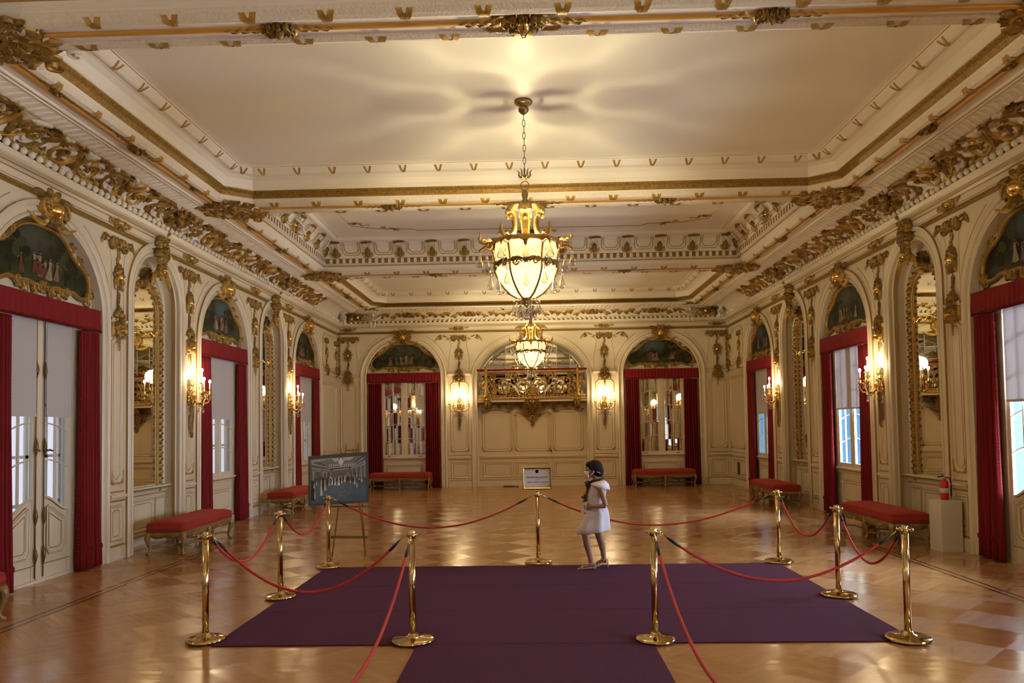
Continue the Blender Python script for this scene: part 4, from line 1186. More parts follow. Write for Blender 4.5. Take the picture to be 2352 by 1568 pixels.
# ------------------------------------------------------------------ lunette paintings
HALF = [(0, .80), (.25, .79), (.47, .71), (.60, .60), (.68, .52), (.80, .45), (.93, .38), (1.03, .26), (1.05, .13), (1.0, .02), (.84, -.01), (.66, .05), (.5, .03), (.3, .05), (.12, .02), (0, .03)]
def smooth_half(pts):
    out = []
    for i in range(len(pts)-1):
        p0 = pts[max(i-1, 0)]; p1 = pts[i]; p2 = pts[i+1]; p3 = pts[min(i+2, len(pts)-1)]
        for t in (0, .33, .66):
            out.append(tuple(.5*((2*p1[q])+(-p0[q]+p2[q])*t+(2*p0[q]-5*p1[q]+4*p2[q]-p3[q])*t*t+(-p0[q]+3*p1[q]-3*p2[q]+p3[q])*t**3) for q in (0, 1)))
    out.append(pts[-1]); return out
SH = smooth_half(HALF)
OUT = SH + [(-x, z) for x, z in reversed(SH[1:-1])]      # clockwise from the top
def painting_mesh(mat):
    m = MB()
    c = [(0, .0, .35)]+[(x, 0, z) for x, z in OUT]; n = len(OUT)
    m.add(c, [(0, 1+i, 1+(i+1) % n) for i in range(n)], mat, False)
    root = m.build('proto')
    R = random.Random(mat); q = MB(); h = [-.0008]
    def pp(pts, mt): h[0] -= .00015; q.add([(x, h[0], z) for x, z in pts], [tuple(range(len(pts)))], mt, False)
    def ell(cx, cz, rx, rz, mt, n=12): pp([(cx+rx*cos(2*pi*k/n)*R.uniform(.85, 1.1), cz+rz*sin(2*pi*k/n)) for k in range(n)], mt)
    for k in range(5):       # tree masses and trunks
        x = R.choice((-1, 1))*R.uniform(.3, .75); pp([(x-.02, .1), (x+.02, .1), (x+.035, .5), (x-.005, .5)], 'paint_trunk')
        for _ in range(5): ell(x+R.uniform(-.14, .14), R.uniform(.35, .5 if abs(x) > .5 else .62), R.uniform(.06, .12), R.uniform(.04, .08), R.choice(('paint_trunk', 'paint_olive')))
    for k in range(4): ell(R.uniform(-.6, .6), R.uniform(.08, .14), R.uniform(.15, .3), .018, 'paint_olive')
    xs = sorted(R.uniform(-.45, .45) for _ in range(8))
    for x in xs:
        b = R.uniform(.12, .18); t = R.uniform(.9, 1.25); c = R.choice(('paint_pink', 'paint_cream', 'paint_rust', 'paint_grey', 'paint_pink')); l = R.uniform(-.03, .03)
        pp([(x-.06*t, b), (x-.02*t, b-.012), (x+.03*t, b-.01), (x+.065*t, b+.005), (x+.04*t+l*.4, b+.09*t), (x+.018*t+l, b+.15*t), (x-.018*t+l, b+.15*t), (x-.035*t+l*.4, b+.08*t)], c)
        pp([(x-.02*t+l, b+.14*t), (x+.02*t+l, b+.14*t), (x+.026*t+l, b+.20*t), (x-.026*t+l, b+.20*t)], R.choice((c, 'paint_cream', 'paint_rust')))
        sd = R.choice((-1, 1)); pp([(x+l+sd*.02*t, b+.19*t), (x+l+sd*.07*t, b+.15*t), (x+l+sd*.075*t, b+.16*t), (x+l+sd*.025*t, b+.20*t)], 'paint_flesh')
        ell(x+l, b+.225*t, .014*t, .018*t, 'paint_flesh', 8); ell(x+l+.003, b+.24*t, .015*t, .010*t, 'paint_trunk', 8)
    q.build('painted_figures', root)
    f = MB(); rp = [(x, z) for x, z in reversed(OUT)]
    f.sweep(rp, [(-.045, 0), (-.04, .02), (-.02, .035), (.0, .045), (.015, .03), (.02, .0)], lambda a, b, h: (a, -h, b), ['gold', 'gold', 'gold_dark', 'gold', 'gold'], closed=True, smooth=True)
    R = random.Random(3)
    def rim(mp):
        for (x, z, a) in ((1.04, .33, .6), (.62, .62, 1.0), (.95, -.02, -.8), (.35, .0, -1.2), (.8, .47, .8), (.15, -.02, -1.5), (.5, .03, -1.4), (1.02, .05, -.3)):
            e_spiral(f, mp, x, z, .06, .015, a, 1.1, .016, .05, 'gold')
            for k in range(3):
                b = a+R.uniform(-1, 1)
                e_leaf(f, mp, bez((x, z), (x+.06*cos(b), z+.06*sin(b)), (x+.12*cos(b+.4), z+.12*sin(b+.4)), 5), .028, .045, 2, R.choice(('gold', 'gold_dark')))
    both(f, flat, rim); cluster(f, off(flat, 0, .0), .34, .18, 71, 7, .05, 'gold', True, 'gold_dark')
    f.build('gilt_frame', root)
    return root
pl = [('left', 21.22, 'farthest'), ('left', 15.5, 'middle'), ('left', 9.78, 'nearest'), ('right', 21.22, 'farthest'), ('right', 15.5, 'middle'), ('right', 9.78, 'nearest')]
ZP = 3.84
for i, (wall, y, wd) in enumerate(pl):
    o = painting_mesh('oil_painting_%d' % i); o.name = 'painting'
    o.location = wpos(wall, uo(wall, y), ZP, -D_W+.02); o.rotation_euler = (0, 0, WROT[wall])
    tag(o, 'arched gilt-framed painting above the %s window, %s wall' % (wd, wall), 'painting', 'lunette paintings')
for i, (u, nm) in enumerate(((-4.14, 'left'), (4.14, 'right'))):
    o = painting_mesh('oil_painting_%d' % (6+i)); o.name = 'painting'; o.location = wpos('back', u, ZP, -D_W+.02)
    tag(o, 'arched gilt-framed painting above the %s mirrored window, end wall' % nm, 'painting', 'lunette paintings')

# ------------------------------------------------------------------ tall wall mirrors
def mirror_obj():
    def outline(a, zs, ztip, z0, n=14):
        p = [(-a, z0), (-a, zs)]
        for i in range(1, n): t = i/n; p.append((-a*(cos(t*pi/2)), zs+(ztip-zs)*sin(t*pi/2)**1.0))
        q = [(-x, z) for x, z in reversed(p)]
        return p+[(0, ztip)]+q
    g = MB(); o = outline(.44, 3.95, 4.38, 1.03)
    c = [(0, 0, 2.5)]+[(x, 0, z) for x, z in o]; n = len(o)
    g.add(c, [(0, 1+(i+1) % n, 1+i) for i in range(n)], 'mirror', False)
    root = g.build('proto')
    f = MB(); o2 = outline(.45, 3.95, 4.40, 1.0)
    f.sweep(o2, [(-.02, 0), (-.015, .03), (.02, .035), (.04, .06), (.075, .045), (.09, 0)], lambda a, b, h: (a, -h, b), ['gold', 'gold_dark', 'gold', 'gold_dark', 'gold'], smooth=True)
    # leafy garland running round the frame
    R = random.Random(9); tot = 0
    for i in range(len(o2)-1):
        a, b = Vector(o2[i]), Vector(o2[i+1]); d = b-a; l = d.length; k = max(1, int(l/.055))
        ang = math.atan2(d.y, d.x)
        for j in range(k):
            p = a+d*(j/k); s_ = 1 if (tot % 2) else -1; tot += 1
            q = Vector((-d.y, d.x)).normalized()*.045
            x, z = p.x+q.x, p.y+q.y; b2 = ang+s_*.7
            e_leaf(f, off(flat, x, z), bez((0, 0), (.04*cos(b2), .04*sin(b2)), (.085*cos(b2-s_*.3), .085*sin(b2-s_*.3)), 4), .024, .085, 1, R.choice(('gold', 'gold_dark', 'gold_dark')))
    for s_ in (-1, 1): e_leaf(f, flat, bez((s_*.48, 1.05), (s_*.5, .98), (s_*.48, .9), 5), .035, .06, 2, 'gold_dark')
    f.build('gilt_frame', root)
    h = MB(); cluster(h, off(flat, 0, 4.52), .36, .38, 77, 9, .10, 'gold_dark', True, 'gold'); h.build('crest', root)
    b = MB()
    e_cord(b, flat, [(-.46+.92*i/20, 3.60+.025*cos(3*pi*i/10)) for i in range(21)], .02, .035, 'gold_bright')
    for s_ in (-1, 1): e_spiral(b, flat, s_*.33, 3.60, .06, .02, 0, 1.2, .015, .05, 'gold_bright'); e_leaf(b, flat, bez((s_*.46, 3.6), (s_*.56, 3.55), (s_*.57, 3.40), 6), .05, .05, 3, 'gold_dark')
    b.build('crossbar', root)
    return root
MP = mirror_obj()
for wall in ('left', 'right'):
    for y in MIR_Y:
        nm = {18.36: 'farther of the two niches in view', 12.64: 'nearer of the two niches in view'}.get(y, 'niche out of view beside the camera' if y > 5 else 'niche behind the camera')
        o = copy_tree(MP); o.name = 'mirror'; o.location = wpos(wall, uo(wall, y), 0, -D_M+.012); o.rotation_euler = (0, 0, WROT[wall])
        tag(o, 'tall gilt-framed arched mirror, %s, %s wall' % (nm, wall), 'mirror', 'tall arched wall mirrors')
kill(MP)
# mirrored glazing behind the balcony
m = MB()
for i in range(8):
    x0, x1 = -1.72+i*.43, -1.72+(i+1)*.43
    for j, (z0, z1) in enumerate(((2.86, 3.3), (3.3, 3.72), (3.72, 3.95), (3.95, 4.35), (4.35, 4.85))):
        e = .006*math.sin(i*3+j*7)
        m.add([(x0, -e, z0), (x1, e, z0), (x1, e, z1), (x0, -e, z1)], [(0, 1, 2, 3)], 'mirror_pane', False)
gl = m.build('window_20', None, wpos('back', 0, 0, -1.12)); tag(gl, kind='structure')
f = MB()
for i in range(9): f.box(-1.73+i*.43-.01, -1.73+i*.43+.01, -.03, -.008, 2.86, 4.85, 'cream')
for z in (3.3, 3.72, 3.95, 4.35): f.box(-1.75, 1.75, -.03, -.008, z-.01, z+.01, 'cream')
f.build('glazing_bars', gl)

# ------------------------------------------------------------------ balcony
ba = empty('balcony', wpos('back', 0, 2.8, 0))
m = MB(); m.box(-1.70, 1.70, -.34, .26, -.02, .03, 'cream'); m.box(-1.68, 1.68, -.36, .26, .03, .06, 'gold'); m.box(-1.72, 1.72, -.30, .26, -.10, -.02, 'cream')
m.tube([(-1.7, -.35, -.005), (1.7, -.35, -.005)], .022, 'gold', 8)
for i in range(34): m.ball((-1.65+i*.1, -.352, .045), .02, 'gold_bright', 6, 4)
m.build('balcony_floor', ba)
m = MB(); m.box(-1.74, 1.74, -.37, -.29, .885, .945, 'velvet_red'); m.box(-1.72, 1.72, -.36, -.30, .865, .885, 'gold'); m.build('handrail', ba)
m = MB(); fr = lambda x, y, h: (x, -.32-h+.01, y)
m.tube([(-1.7, -.32, .10), (1.7, -.32, .10)], .018, 'gold', 8); m.tube([(-1.7, -.32, .84), (1.7, -.32, .84)], .018, 'gold', 8)
def rail_half(mp):
    R = random.Random(12)
    for (x, y, r, s_) in ((.30, .47, .27, 1), (.93, .47, .30, -1), (1.45, .47, .20, 1), (.6, .72, .10, 1), (.6, .22, .10, -1), (1.22, .74, .09, -1), (1.22, .20, .09, 1), (.05, .75, .10, 1), (.08, .2, .1, -1)):
        e_spiral(m, mp, x, y, r, .04, R.uniform(0, 6), s_*1.5, .030, .05, R.choice(('gold', 'gold_dark', 'gold')))
        for k in range(8 if r > .15 else 4):
            a = 2*pi*k/8; q = r*R.uniform(.5, 1); b = a+s_*.8
            e_leaf(m, mp, bez((x+q*cos(a), y+q*sin(a)), (x+q*cos(a)+.07*cos(b), y+q*sin(a)+.07*sin(b)), (x+q*cos(a)+.13*cos(b+s_*.6), y+q*sin(a)+.13*sin(b+s_*.6)), 5), .034, .05, 2, R.choice(('gold', 'gold_dark')))
    for k in range(12): e_leaf(m, mp, bez((.1+k*.13, .12), (.13+k*.13, .2), (.1+k*.13, .28), 4), .03, .03, 1, 'gold_dark')
both(m, fr, rail_half); m.build('openwork_railing', ba)
for s_ in (-1, 1):
    m = MB(); m.lathe([(.05, .04), (.06, .1), (.035, .2), (.05, .35), (.06, .5), (.035, .62), (.05, .75), (.06, .86), (.04, .95), (.0, 1.02)], 'gold', 12, s_*1.45, -.36, 0); m.build('post', ba)
    m = MB(); f_ = lambda x, y, h: (x, -.30-h, y)
    cluster(m, off(f_, s_*1.42, -.02), .3, .5, 83, 8, .08, 'gold', True, 'gold_bright'); m.build('end_bracket', ba)
m = MB(); f_ = lambda x, y, h: (x, .2-h, y)      # hanging carved apron
def apron(mp):
    def g(x, y, h): return mp(x, y, h)
    for (x, y, w, l) in ((.35, -.20, .07, .4), (.7, -.22, .06, .4), (1.05, -.17, .05, .35), (1.35, -.2, .06, .2)):
        e_leaf(m, g, bez((x-.2, y+.04), (x, y-.10), (x+.25, y+.05), 8), w, .2, 3, 'gold')
        e_spiral(m, g, x, y-.02, .09, .02, 0, -1.3, .022, .22, 'gold_dark'); e_spiral(m, g, x+.15, y+.05, .06, .02, 2, 1.3, .018, .2, 'gold')
    e_spiral(m, g, 1.45, -.25, .12, .03, 2, 1.3, .035, .22, 'gold_dark')
apron(f_); m.build('carved_apron', ba); m = MB(); apron(lambda x, y, h: f_(-x, y, h)); m.build('carved_apron', ba)
m = MB()
def corb(x, y, h): return (x, .27-(.55*max(0, 1+y/.95)**1.3)-h, y)
cluster(m, off(corb, 0, -.15), .66, .42, 91, 9, .10, 'gold_dark', True, 'gold')
for s_ in (-1, 1):
    e_leaf(m, corb, bez((s_*.08, -.62), (s_*.34, -.3), (s_*.2, .0), 10), .08, .12, 4, 'gold'); e_spiral(m, corb, s_*.2, -.3, .14, .03, 0, s_*1.3, .035, .1, 'gold_dark')
e_leaf(m, corb, bez((0, -.62), (0, -.3), (0, 0), 8), .11, .16, 3, 'gold_dark')
cluster(m, off(corb, 0, -.55), .36, .24, 92, 8, .08, 'gold', True, 'gold_bright')
cluster(m, off(corb, 0, -.78), .16, .26, 93, 6, .05, 'gold', True, 'gold'); m.build('pendant_corbel', ba)
tag(ba, 'gilded openwork balcony with red handrail and carved pendant on the end wall', 'balcony')

# door knob in the panelling, security dome, vent grille, door mat bar
m = MB(); m.tube([(0, 0, 0), (0, -.03, 0)], .012, 'bronze_pull', 8); m.ball((0, -.05, 0), .032, 'black', 12, 8)
o = m.build('door_knob', None, wpos('back', .585, 1.12, -.275)); tag(o, 'small dark knob on the central panelling under the balcony', 'knob')
m = MB(); m.lathe([(.07, 0), (.07, -.02), (.05, -.03)], 'white_paint', 16); m.ball((0, 0, -.035), (.042, .042, .035), 'black', 12, 8)
o = m.build('security_camera', None, (-.86, 23.66, 5.625)); tag(o, 'small dark dome camera in the end wall cornice, left of the chandeliers', 'camera')
m = MB(); m.box(-.13, .13, -.012, .0, 0, .38, 'grille')
for k in range(14): m.box(-.115, .115, -.022, -.012, .02+k*.026, .03+k*.026, 'bronze_pull')
o = m.build('vent_grille', None, wpos('right', -23.62, .34, .002), (0, 0, WROT['right'])); tag(o, 'dark metal vent grille low on the right wall near the far corner', 'vent')
m = MB(); m.box(-.24, .24, -.05, .0, 0, .035, 'black'); m.box(.1, .2, -.07, -.01, .02, .05, 'metal_grey')
o = m.build('floor_bar', None, (-.72, L-.02, 0.0)); tag(o, 'low dark bar lying on the floor at the foot of the end wall panelling', 'bar')
# ------------------------------------------------------------------ crystals
def pend_profile(l, r): return [(0, 0), (r*.25, -l*.12), (r*.55, -l*.4), (r, -l*.75), (r*.75, -l*.93), (0, -l)]
def pendalogue(m, x, y, z, l=.13, r=.035):
    m.lathe(pend_profile(l, r), 'crystal', 8, x, y, z, 1, .5)
    m.ball((x, y, z+.018), .014, 'crystal', 8, 5)
def chain_mesh(z0, z1, m, mat='brass_dark', r=.018):
    n = int((z1-z0)/.075)
    for k in range(n):
        z = z0+(k+.5)*(z1-z0)/n; pts = []
        for i in range(10):
            a = 2*pi*i/10
            p = (r*cos(a), 0, z+.048*sin(a)) if k % 2 else (0, r*cos(a), z+.048*sin(a)); pts.append(p)
        m.tube(pts, .0055, mat, 6, closed=True)
ZCE = ZC1
def chandelier(extra):
    root = empty('chandelier', (0, 0, 0))
    m = MB(); m.lathe([(.0, ZCE), (.115, ZCE), (.12, ZCE-.02), (.10, ZCE-.045), (.055, ZCE-.06), (.05, ZCE-.075), (.07, ZCE-.10), (.065, ZCE-.135), (.035, ZCE-.165), (.015, ZCE-.18), (0, ZCE-.18)], 'brass_dark', 24); m.build('canopy', root)
    m = MB(); chain_mesh(5.24, ZCE-.17, m); m.build('chain', root)
    m = MB()
    for k in range(6):
        a = 2*pi*k/6
        m.tube([(.01*cos(a), .01*sin(a), 5.13), (.045*cos(a), .045*sin(a), 5.13), (.075*cos(a), .075*sin(a), 5.17), (.07*cos(a), .07*sin(a), 5.21), (.095*cos(a), .095*sin(a), 5.235)], [.008, .014, .014, .010, .004], 'brass_dark', 6)
    m.ball((0, 0, 5.15), .03, 'brass_dark'); m.tube([(0, 0, 5.10), (0, 0, 5.26)], .012, 'brass_dark', 8)
    m.tube([(.055*cos(2*pi*i/16), 0, 5.03+.06*sin(2*pi*i/16)) for i in range(16)], .009, 'brass_dark', 6, closed=True)
    m.lathe([(.0, 4.99), (.03, 4.97), (.045, 4.92), (.03, 4.86), (.05, 4.83), (.035, 4.78), (.06, 4.75), (.09, 4.72), (0, 4.70)], 'brass_dark', 16)
    m.build('finial', root)
    # crown of six broad gilded straps that curl over at the top
    m = MB()
    for k in range(6):
        a = 2*pi*(k+.5)/6; c, s_ = cos(a), sin(a)
        prof = [(.11, 4.735), (.16, 4.765), (.215, 4.745), (.25, 4.69), (.262, 4.655), (.245, 4.65), (.225, 4.66), (.195, 4.64), (.17, 4.58), (.165, 4.50), (.185, 4.42), (.235, 4.36), (.30, 4.315), (.36, 4.30)]
        wd = [.05, .075, .085, .085, .07, .07, .08, .075, .06, .05, .045, .045, .05, .05]
        vs = []
        for (r, z), w in zip(prof, wd):
            for q, e in ((-1, -.01), (-.5, .012), (0, .0), (.5, .012), (1, -.01)):
                vs.append(((r+e)*c-s_*w*q, (r+e)*s_+c*w*q, z+e*.5))
        m.add(vs, [(i*5+q, i*5+q+1, (i+1)*5+q+1, (i+1)*5+q) for i in range(len(prof)-1) for q in range(4)], 'gold_bright')
        m.ball((.265*c, .265*s_, 4.655), .018, 'gold_bright', 8, 5)
    m.build('crown', root, solid=.008)
    m = MB()
    m.lathe([(.40, 4.285), (.44, 4.30), (.46, 4.285), (.455, 4.255), (.44, 4.235), (.42, 4.24), (.40, 4.26)], 'gold', 36)
    for k in range(12):
        a = 2*pi*k/12
        e = lambda x, y, h, a=a: ((.455+h)*cos(a+x/.45), (.455+h)*sin(a+x/.45), 4.25+y)
        e_leaf(m, e, bez((-.1, .03), (0, -.05), (.1, .03), 6), .03, .02, 2, 'gold')
        if k % 2: e_leaf(m, e, bez((0, 0), (0, -.05), (0, -.11), 6), .035, .02, 2, 'gold_dark')
    m.build('rim', root)
    for k in range(6):
        a = 2*pi*k/6+pi/6*0; c, s_ = cos(a), sin(a); m = MB()
        P = lambda r, z: (r*c, r*s_, z)
        m.tube([P(.42, 4.30), P(.47, 4.33), P(.53, 4.30), P(.585, 4.315), P(.60, 4.36), P(.585, 4.40), P(.595, 4.43)], [.012, .03, .034, .028, .02, .012, .005], 'gold', 8)
        m.tube([P(.40, 4.27), P(.46, 4.22), P(.53, 4.24), P(.59, 4.20), P(.60, 4.16)], [.01, .026, .022, .016, .008], 'gold_dark', 8)
        for q in (-1, 1): m.tube([P(.50, 4.31), (.54*c-s_*.05*q, .54*s_+c*.05*q, 4.33), (.55*c-s_*.1*q, .55*s_+c*.1*q, 4.30)], [.01, .014, .004], 'gold', 6)
        m.build('arm', root)
    # bead bowls: upper flared drum, lower pointed basket, both lit from inside
    def bowl(prof, name, bulge=0.0):
        seg = 48; vs = []; uvs = []
        for j, (r, z) in enumerate(prof):
            for k in range(seg):
                a = 2*pi*k/seg; rr = r*(1-bulge*(1-abs(cos(3*a))))
                vs.append((rr*cos(a), rr*sin(a), z))
        m = MB(); m.add(vs, [(j*seg+k, j*seg+(k+1) % seg, (j+1)*seg+(k+1) % seg, (j+1)*seg+k) for j in range(len(prof)-1) for k in range(seg)], 'bead_net')
        return m.build(name, root, uv=lambda p: (math.atan2(p.y, p.x)*55, p.z*150))
    bowl([(.435, 4.27), (.425, 4.19), (.395, 4.10), (.372, 4.02), (.362, 3.96)], 'bead_drum', .06)
    bowl([(.388, 4.0), (.388, 3.94), (.365, 3.86), (.32, 3.78), (.26, 3.70), (.19, 3.63), (.12, 3.58), (.05, 3.56)], 'bead_basket', .05)
    for k in range(6):
        a = 2*pi*k/6; c, s_ = cos(a), sin(a); P = lambda r, z: (r*c, r*s_, z); m = MB()
        m.tube([P(.43, 4.26), P(.43, 4.2), P(.40, 4.08), P(.385, 4.0), P(.41, 3.97)], [.012, .016, .013, .014, .02], 'gold', 8)
        m.tube([P(.405, 4.0), P(.40, 3.93), P(.375, 3.85), P(.33, 3.765), P(.268, 3.685), P(.197, 3.615), P(.12, 3.57), P(.03, 3.55)], [.018, .015, .014, .014, .014, .014, .014, .01], 'gold_dark', 8)
        for q in (-1, 1):
            b = a+q*.13; m.tube([P(.40, 3.99), ((.41)*cos(b), .41*sin(b), 4.02), (.40*cos(a+q*.3), .40*sin(a+q*.3), 4.0), (.395*cos(a+q*.42), .395*sin(a+q*.42), 3.96)], [.014, .016, .014, .006], 'gold_dark', 6)
        m.build('rib', root)
    m = MB()
    for k in range(12):
        a = 2*pi*(k+.5)/12
        e = lambda x, y, h, a=a: ((.397+h)*cos(a+x/.4), (.397+h)*sin(a+x/.4), 3.985+y)
        e_leaf(m, e, bez((-.10, 0), (0, .05), (.10, 0), 7), .034, .03, 3, 'gold_dark')
    bf = MB(); bf.lathe([(.0, 3.58), (.07, 3.575), (.08, 3.555), (.04, 3.53), (.05, 3.50), (.02, 3.46), (0, 3.44)], 'gold_dark', 16); bf.build('bottom_finial', root)
    m.build('waist_band', root)
    for k in range(6):
        a = 2*pi*(k+.5)/6; m = MB()
        e = lambda x, y, h, a=a: ((.392+h)*cos(a+x/.4), (.392+h)*sin(a+x/.4), 3.985+y)
        e_flower(m, e, 0, .0, .045, .03, 'gold_dark')
        for s_ in (-1, 1): e_spiral(m, e, s_*.13, -.02, .045, .012, 0, s_*1.2, .011, .03, 'gold_dark')
        m.build('waist_rosette', root)
    n = 0
    for k in range(6):
        a = 2*pi*k/6
        for (r, z, l, w) in ((.60, 4.14, .17, .055), (.50, 4.08, .20, .05), (.46, 3.86, .18, .045)):
            m = MB(); m.tube([(r*cos(a), r*sin(a), z+.05), (r*cos(a), r*sin(a), z+.01)], .003, 'brass', 4); pendalogue(m, r*cos(a), r*sin(a), z, l, w); m.build('pendant', root)
        a2 = a+pi/6
        for (r, z, l, w) in ((.455, 4.15, .15, .04), (.41, 3.80, .15, .036)):
            m = MB(); pendalogue(m, r*cos(a2), r*sin(a2), z, l, w); m.build('pendant', root)
    for k in range(14):
        a = 2*pi*k/14+.2; r = .17 if k % 2 else .10; z = 3.50 if k % 2 else 3.44
        m = MB(); m.tube([(r*.6*cos(a), r*.6*sin(a), 3.56), (r*cos(a), r*sin(a), z+.01)], .003, 'brass', 4); pendalogue(m, r*cos(a), r*sin(a), z, .13, .032); m.build('pendant', root)
    m = MB(); m.ball((0, 0, 3.33), .045, 'crystal', 12, 8); m.lathe([(0, 3.45), (.03, 3.42), (.02, 3.38), (.0, 3.36)], 'crystal', 10); m.build('crystal_drop', root)
    if extra:
        R = random.Random(2)
        for k in range(34):
            a = R.uniform(0, 2*pi); t = k/33; r = .17*(1-t*.75)*R.uniform(.6, 1)
            m = MB(); m.ball((r*cos(a), r*sin(a), 3.36-t*.42), R.uniform(.016, .026), 'crystal', 8, 5); m.build('crystal_drop', root)
    return root
LCOL = (1.0, 0.70, 0.36)
CH = []
for (x, y, ex, lab) in ((-.03, 9.78, False, 'larger-looking near crystal basket chandelier hanging on a chain in the middle of the room'), (0, 21.22, True, 'far crystal basket chandelier in front of the balcony, below the near one'), (0, -1.66, False, 'crystal basket chandelier behind the camera')):
    c = chandelier(ex); c.location = (x, y, 0); tag(c, lab, 'chandelier', 'crystal chandeliers'); CH.append(c)
    for k in range(4):      # bulbs low inside the open basket
        a = pi/4+pi/2*k
        lamp('chandelier_light', 'POINT', E_CH/4, (1.0, .88, .54), (.20*cos(a), .20*sin(a), 4.33), c, shadow_soft_size=.035)
    lamp('chandelier_light', 'POINT', E_CH_DN, LCOL, (0, 0, 3.92), c, shadow_soft_size=.12)

# ------------------------------------------------------------------ wall sconces, five candles each
def sconce():
    root = empty('wall_sconce')
    m = MB()
    e_leaf(m, flat, bez((0, -.62), (.03, -.3), (0, .05), 12), .05, .07, 4, 'gold_dark'); e_leaf(m, flat, bez((.02, -.3), (-.06, -.5), (.03, -.72), 10), .03, .05, 4, 'gold_dark')
    cluster(m, off(flat, 0, .05), .22, .4, 13, 8, .06, 'gold', True, 'gold_bright'); cluster(m, off(flat, 0, .3), .14, .24, 14, 6, .05, 'gold', False, 'gold_bright')
    m.build('backplate', root)
    tips = [(-.30, .13, .42, .0), (.30, .13, .42, .0), (-.15, .30, .36, 1), (.15, .30, .36, 1), (0, .22, .56, 2)]
    for (u, d, z, q) in tips:
        m = MB()
        m.tube([(0, -.05, .0), (u*.35, -(.05+d*.4), -.10), (u*.8, -(.02+d*.85), -.08), (u*1.05, -(d+.02), .02), (u, -d, z-.30)], [.018, .016, .014, .013, .012], 'gold', 8)
        m.lathe([(0, 0), (.02, .0), (.045, .02), (.055, .035), (.03, .03), (.018, .04), (.022, .075), (.012, .08), (0, .08)], 'gold_bright', 12, u, -d, z-.30)
        m.build('arm', root)
        m = MB(); m.lathe([(.011, 0), (.011, .15), (.006, .155)], 'candle', 10, u, -d, z-.225); m.build('candle', root)
        m = MB(); m.ball((u, -d, z-.04), (.022, .022, .034), 'bulb', 10, 8); m.build('bulb', root)
        for k in range(3):
            a = 2*pi*k/3+u*9; x, y = u+.055*cos(a), -d+.055*sin(a)
            m = MB(); pendalogue(m, x, y, z-.31, .075, .022); m.build('pendant', root)
    R = random.Random(6)
    for k in range(8):
        a = pi*k/7; r = R.uniform(.10, .2); m = MB(); pendalogue(m, r*cos(a), -.06-r*sin(a), -.13-R.random()*.08, R.uniform(.07, .13), .024); m.build('pendant', root)
    m = MB(); m.ball((0, -.2, -.12), (.05, .05, .06), 'crystal', 10, 6); m.build('crystal_drop', root)
    return root
SP = sconce(); ZS = 2.52
spots = []
for wall in ('left', 'right'):
    for y, nm in ((13.85, 'between the near mirror niche and the middle window'), (19.57, 'between the far mirror niche and the farthest window'), (5.49, 'near the camera'), (-.2, 'behind the camera')):
        spots.append((wall, uo(wall, y), 'lit crystal sconce on the %s wall, %s' % (wall, nm)))
spots += [('back', -2.335, 'lit five-candle gilt sconce on the end wall, left of the balcony'), ('back', 2.31, 'lit five-candle gilt sconce on the end wall, right of the balcony')]
for wall, u, lab in spots:
    o = copy_tree(SP); o.name = 'wall_sconce'; o.location = wpos(wall, u, ZS, .03); o.rotation_euler = (0, 0, WROT[wall]); tag(o, lab, 'sconce', 'crystal wall sconces')
    lamp('sconce_light', 'POINT', E_SC, (1.0, .74, .40), (0, -.24, .42), o, shadow_soft_size=.12)
kill(SP)

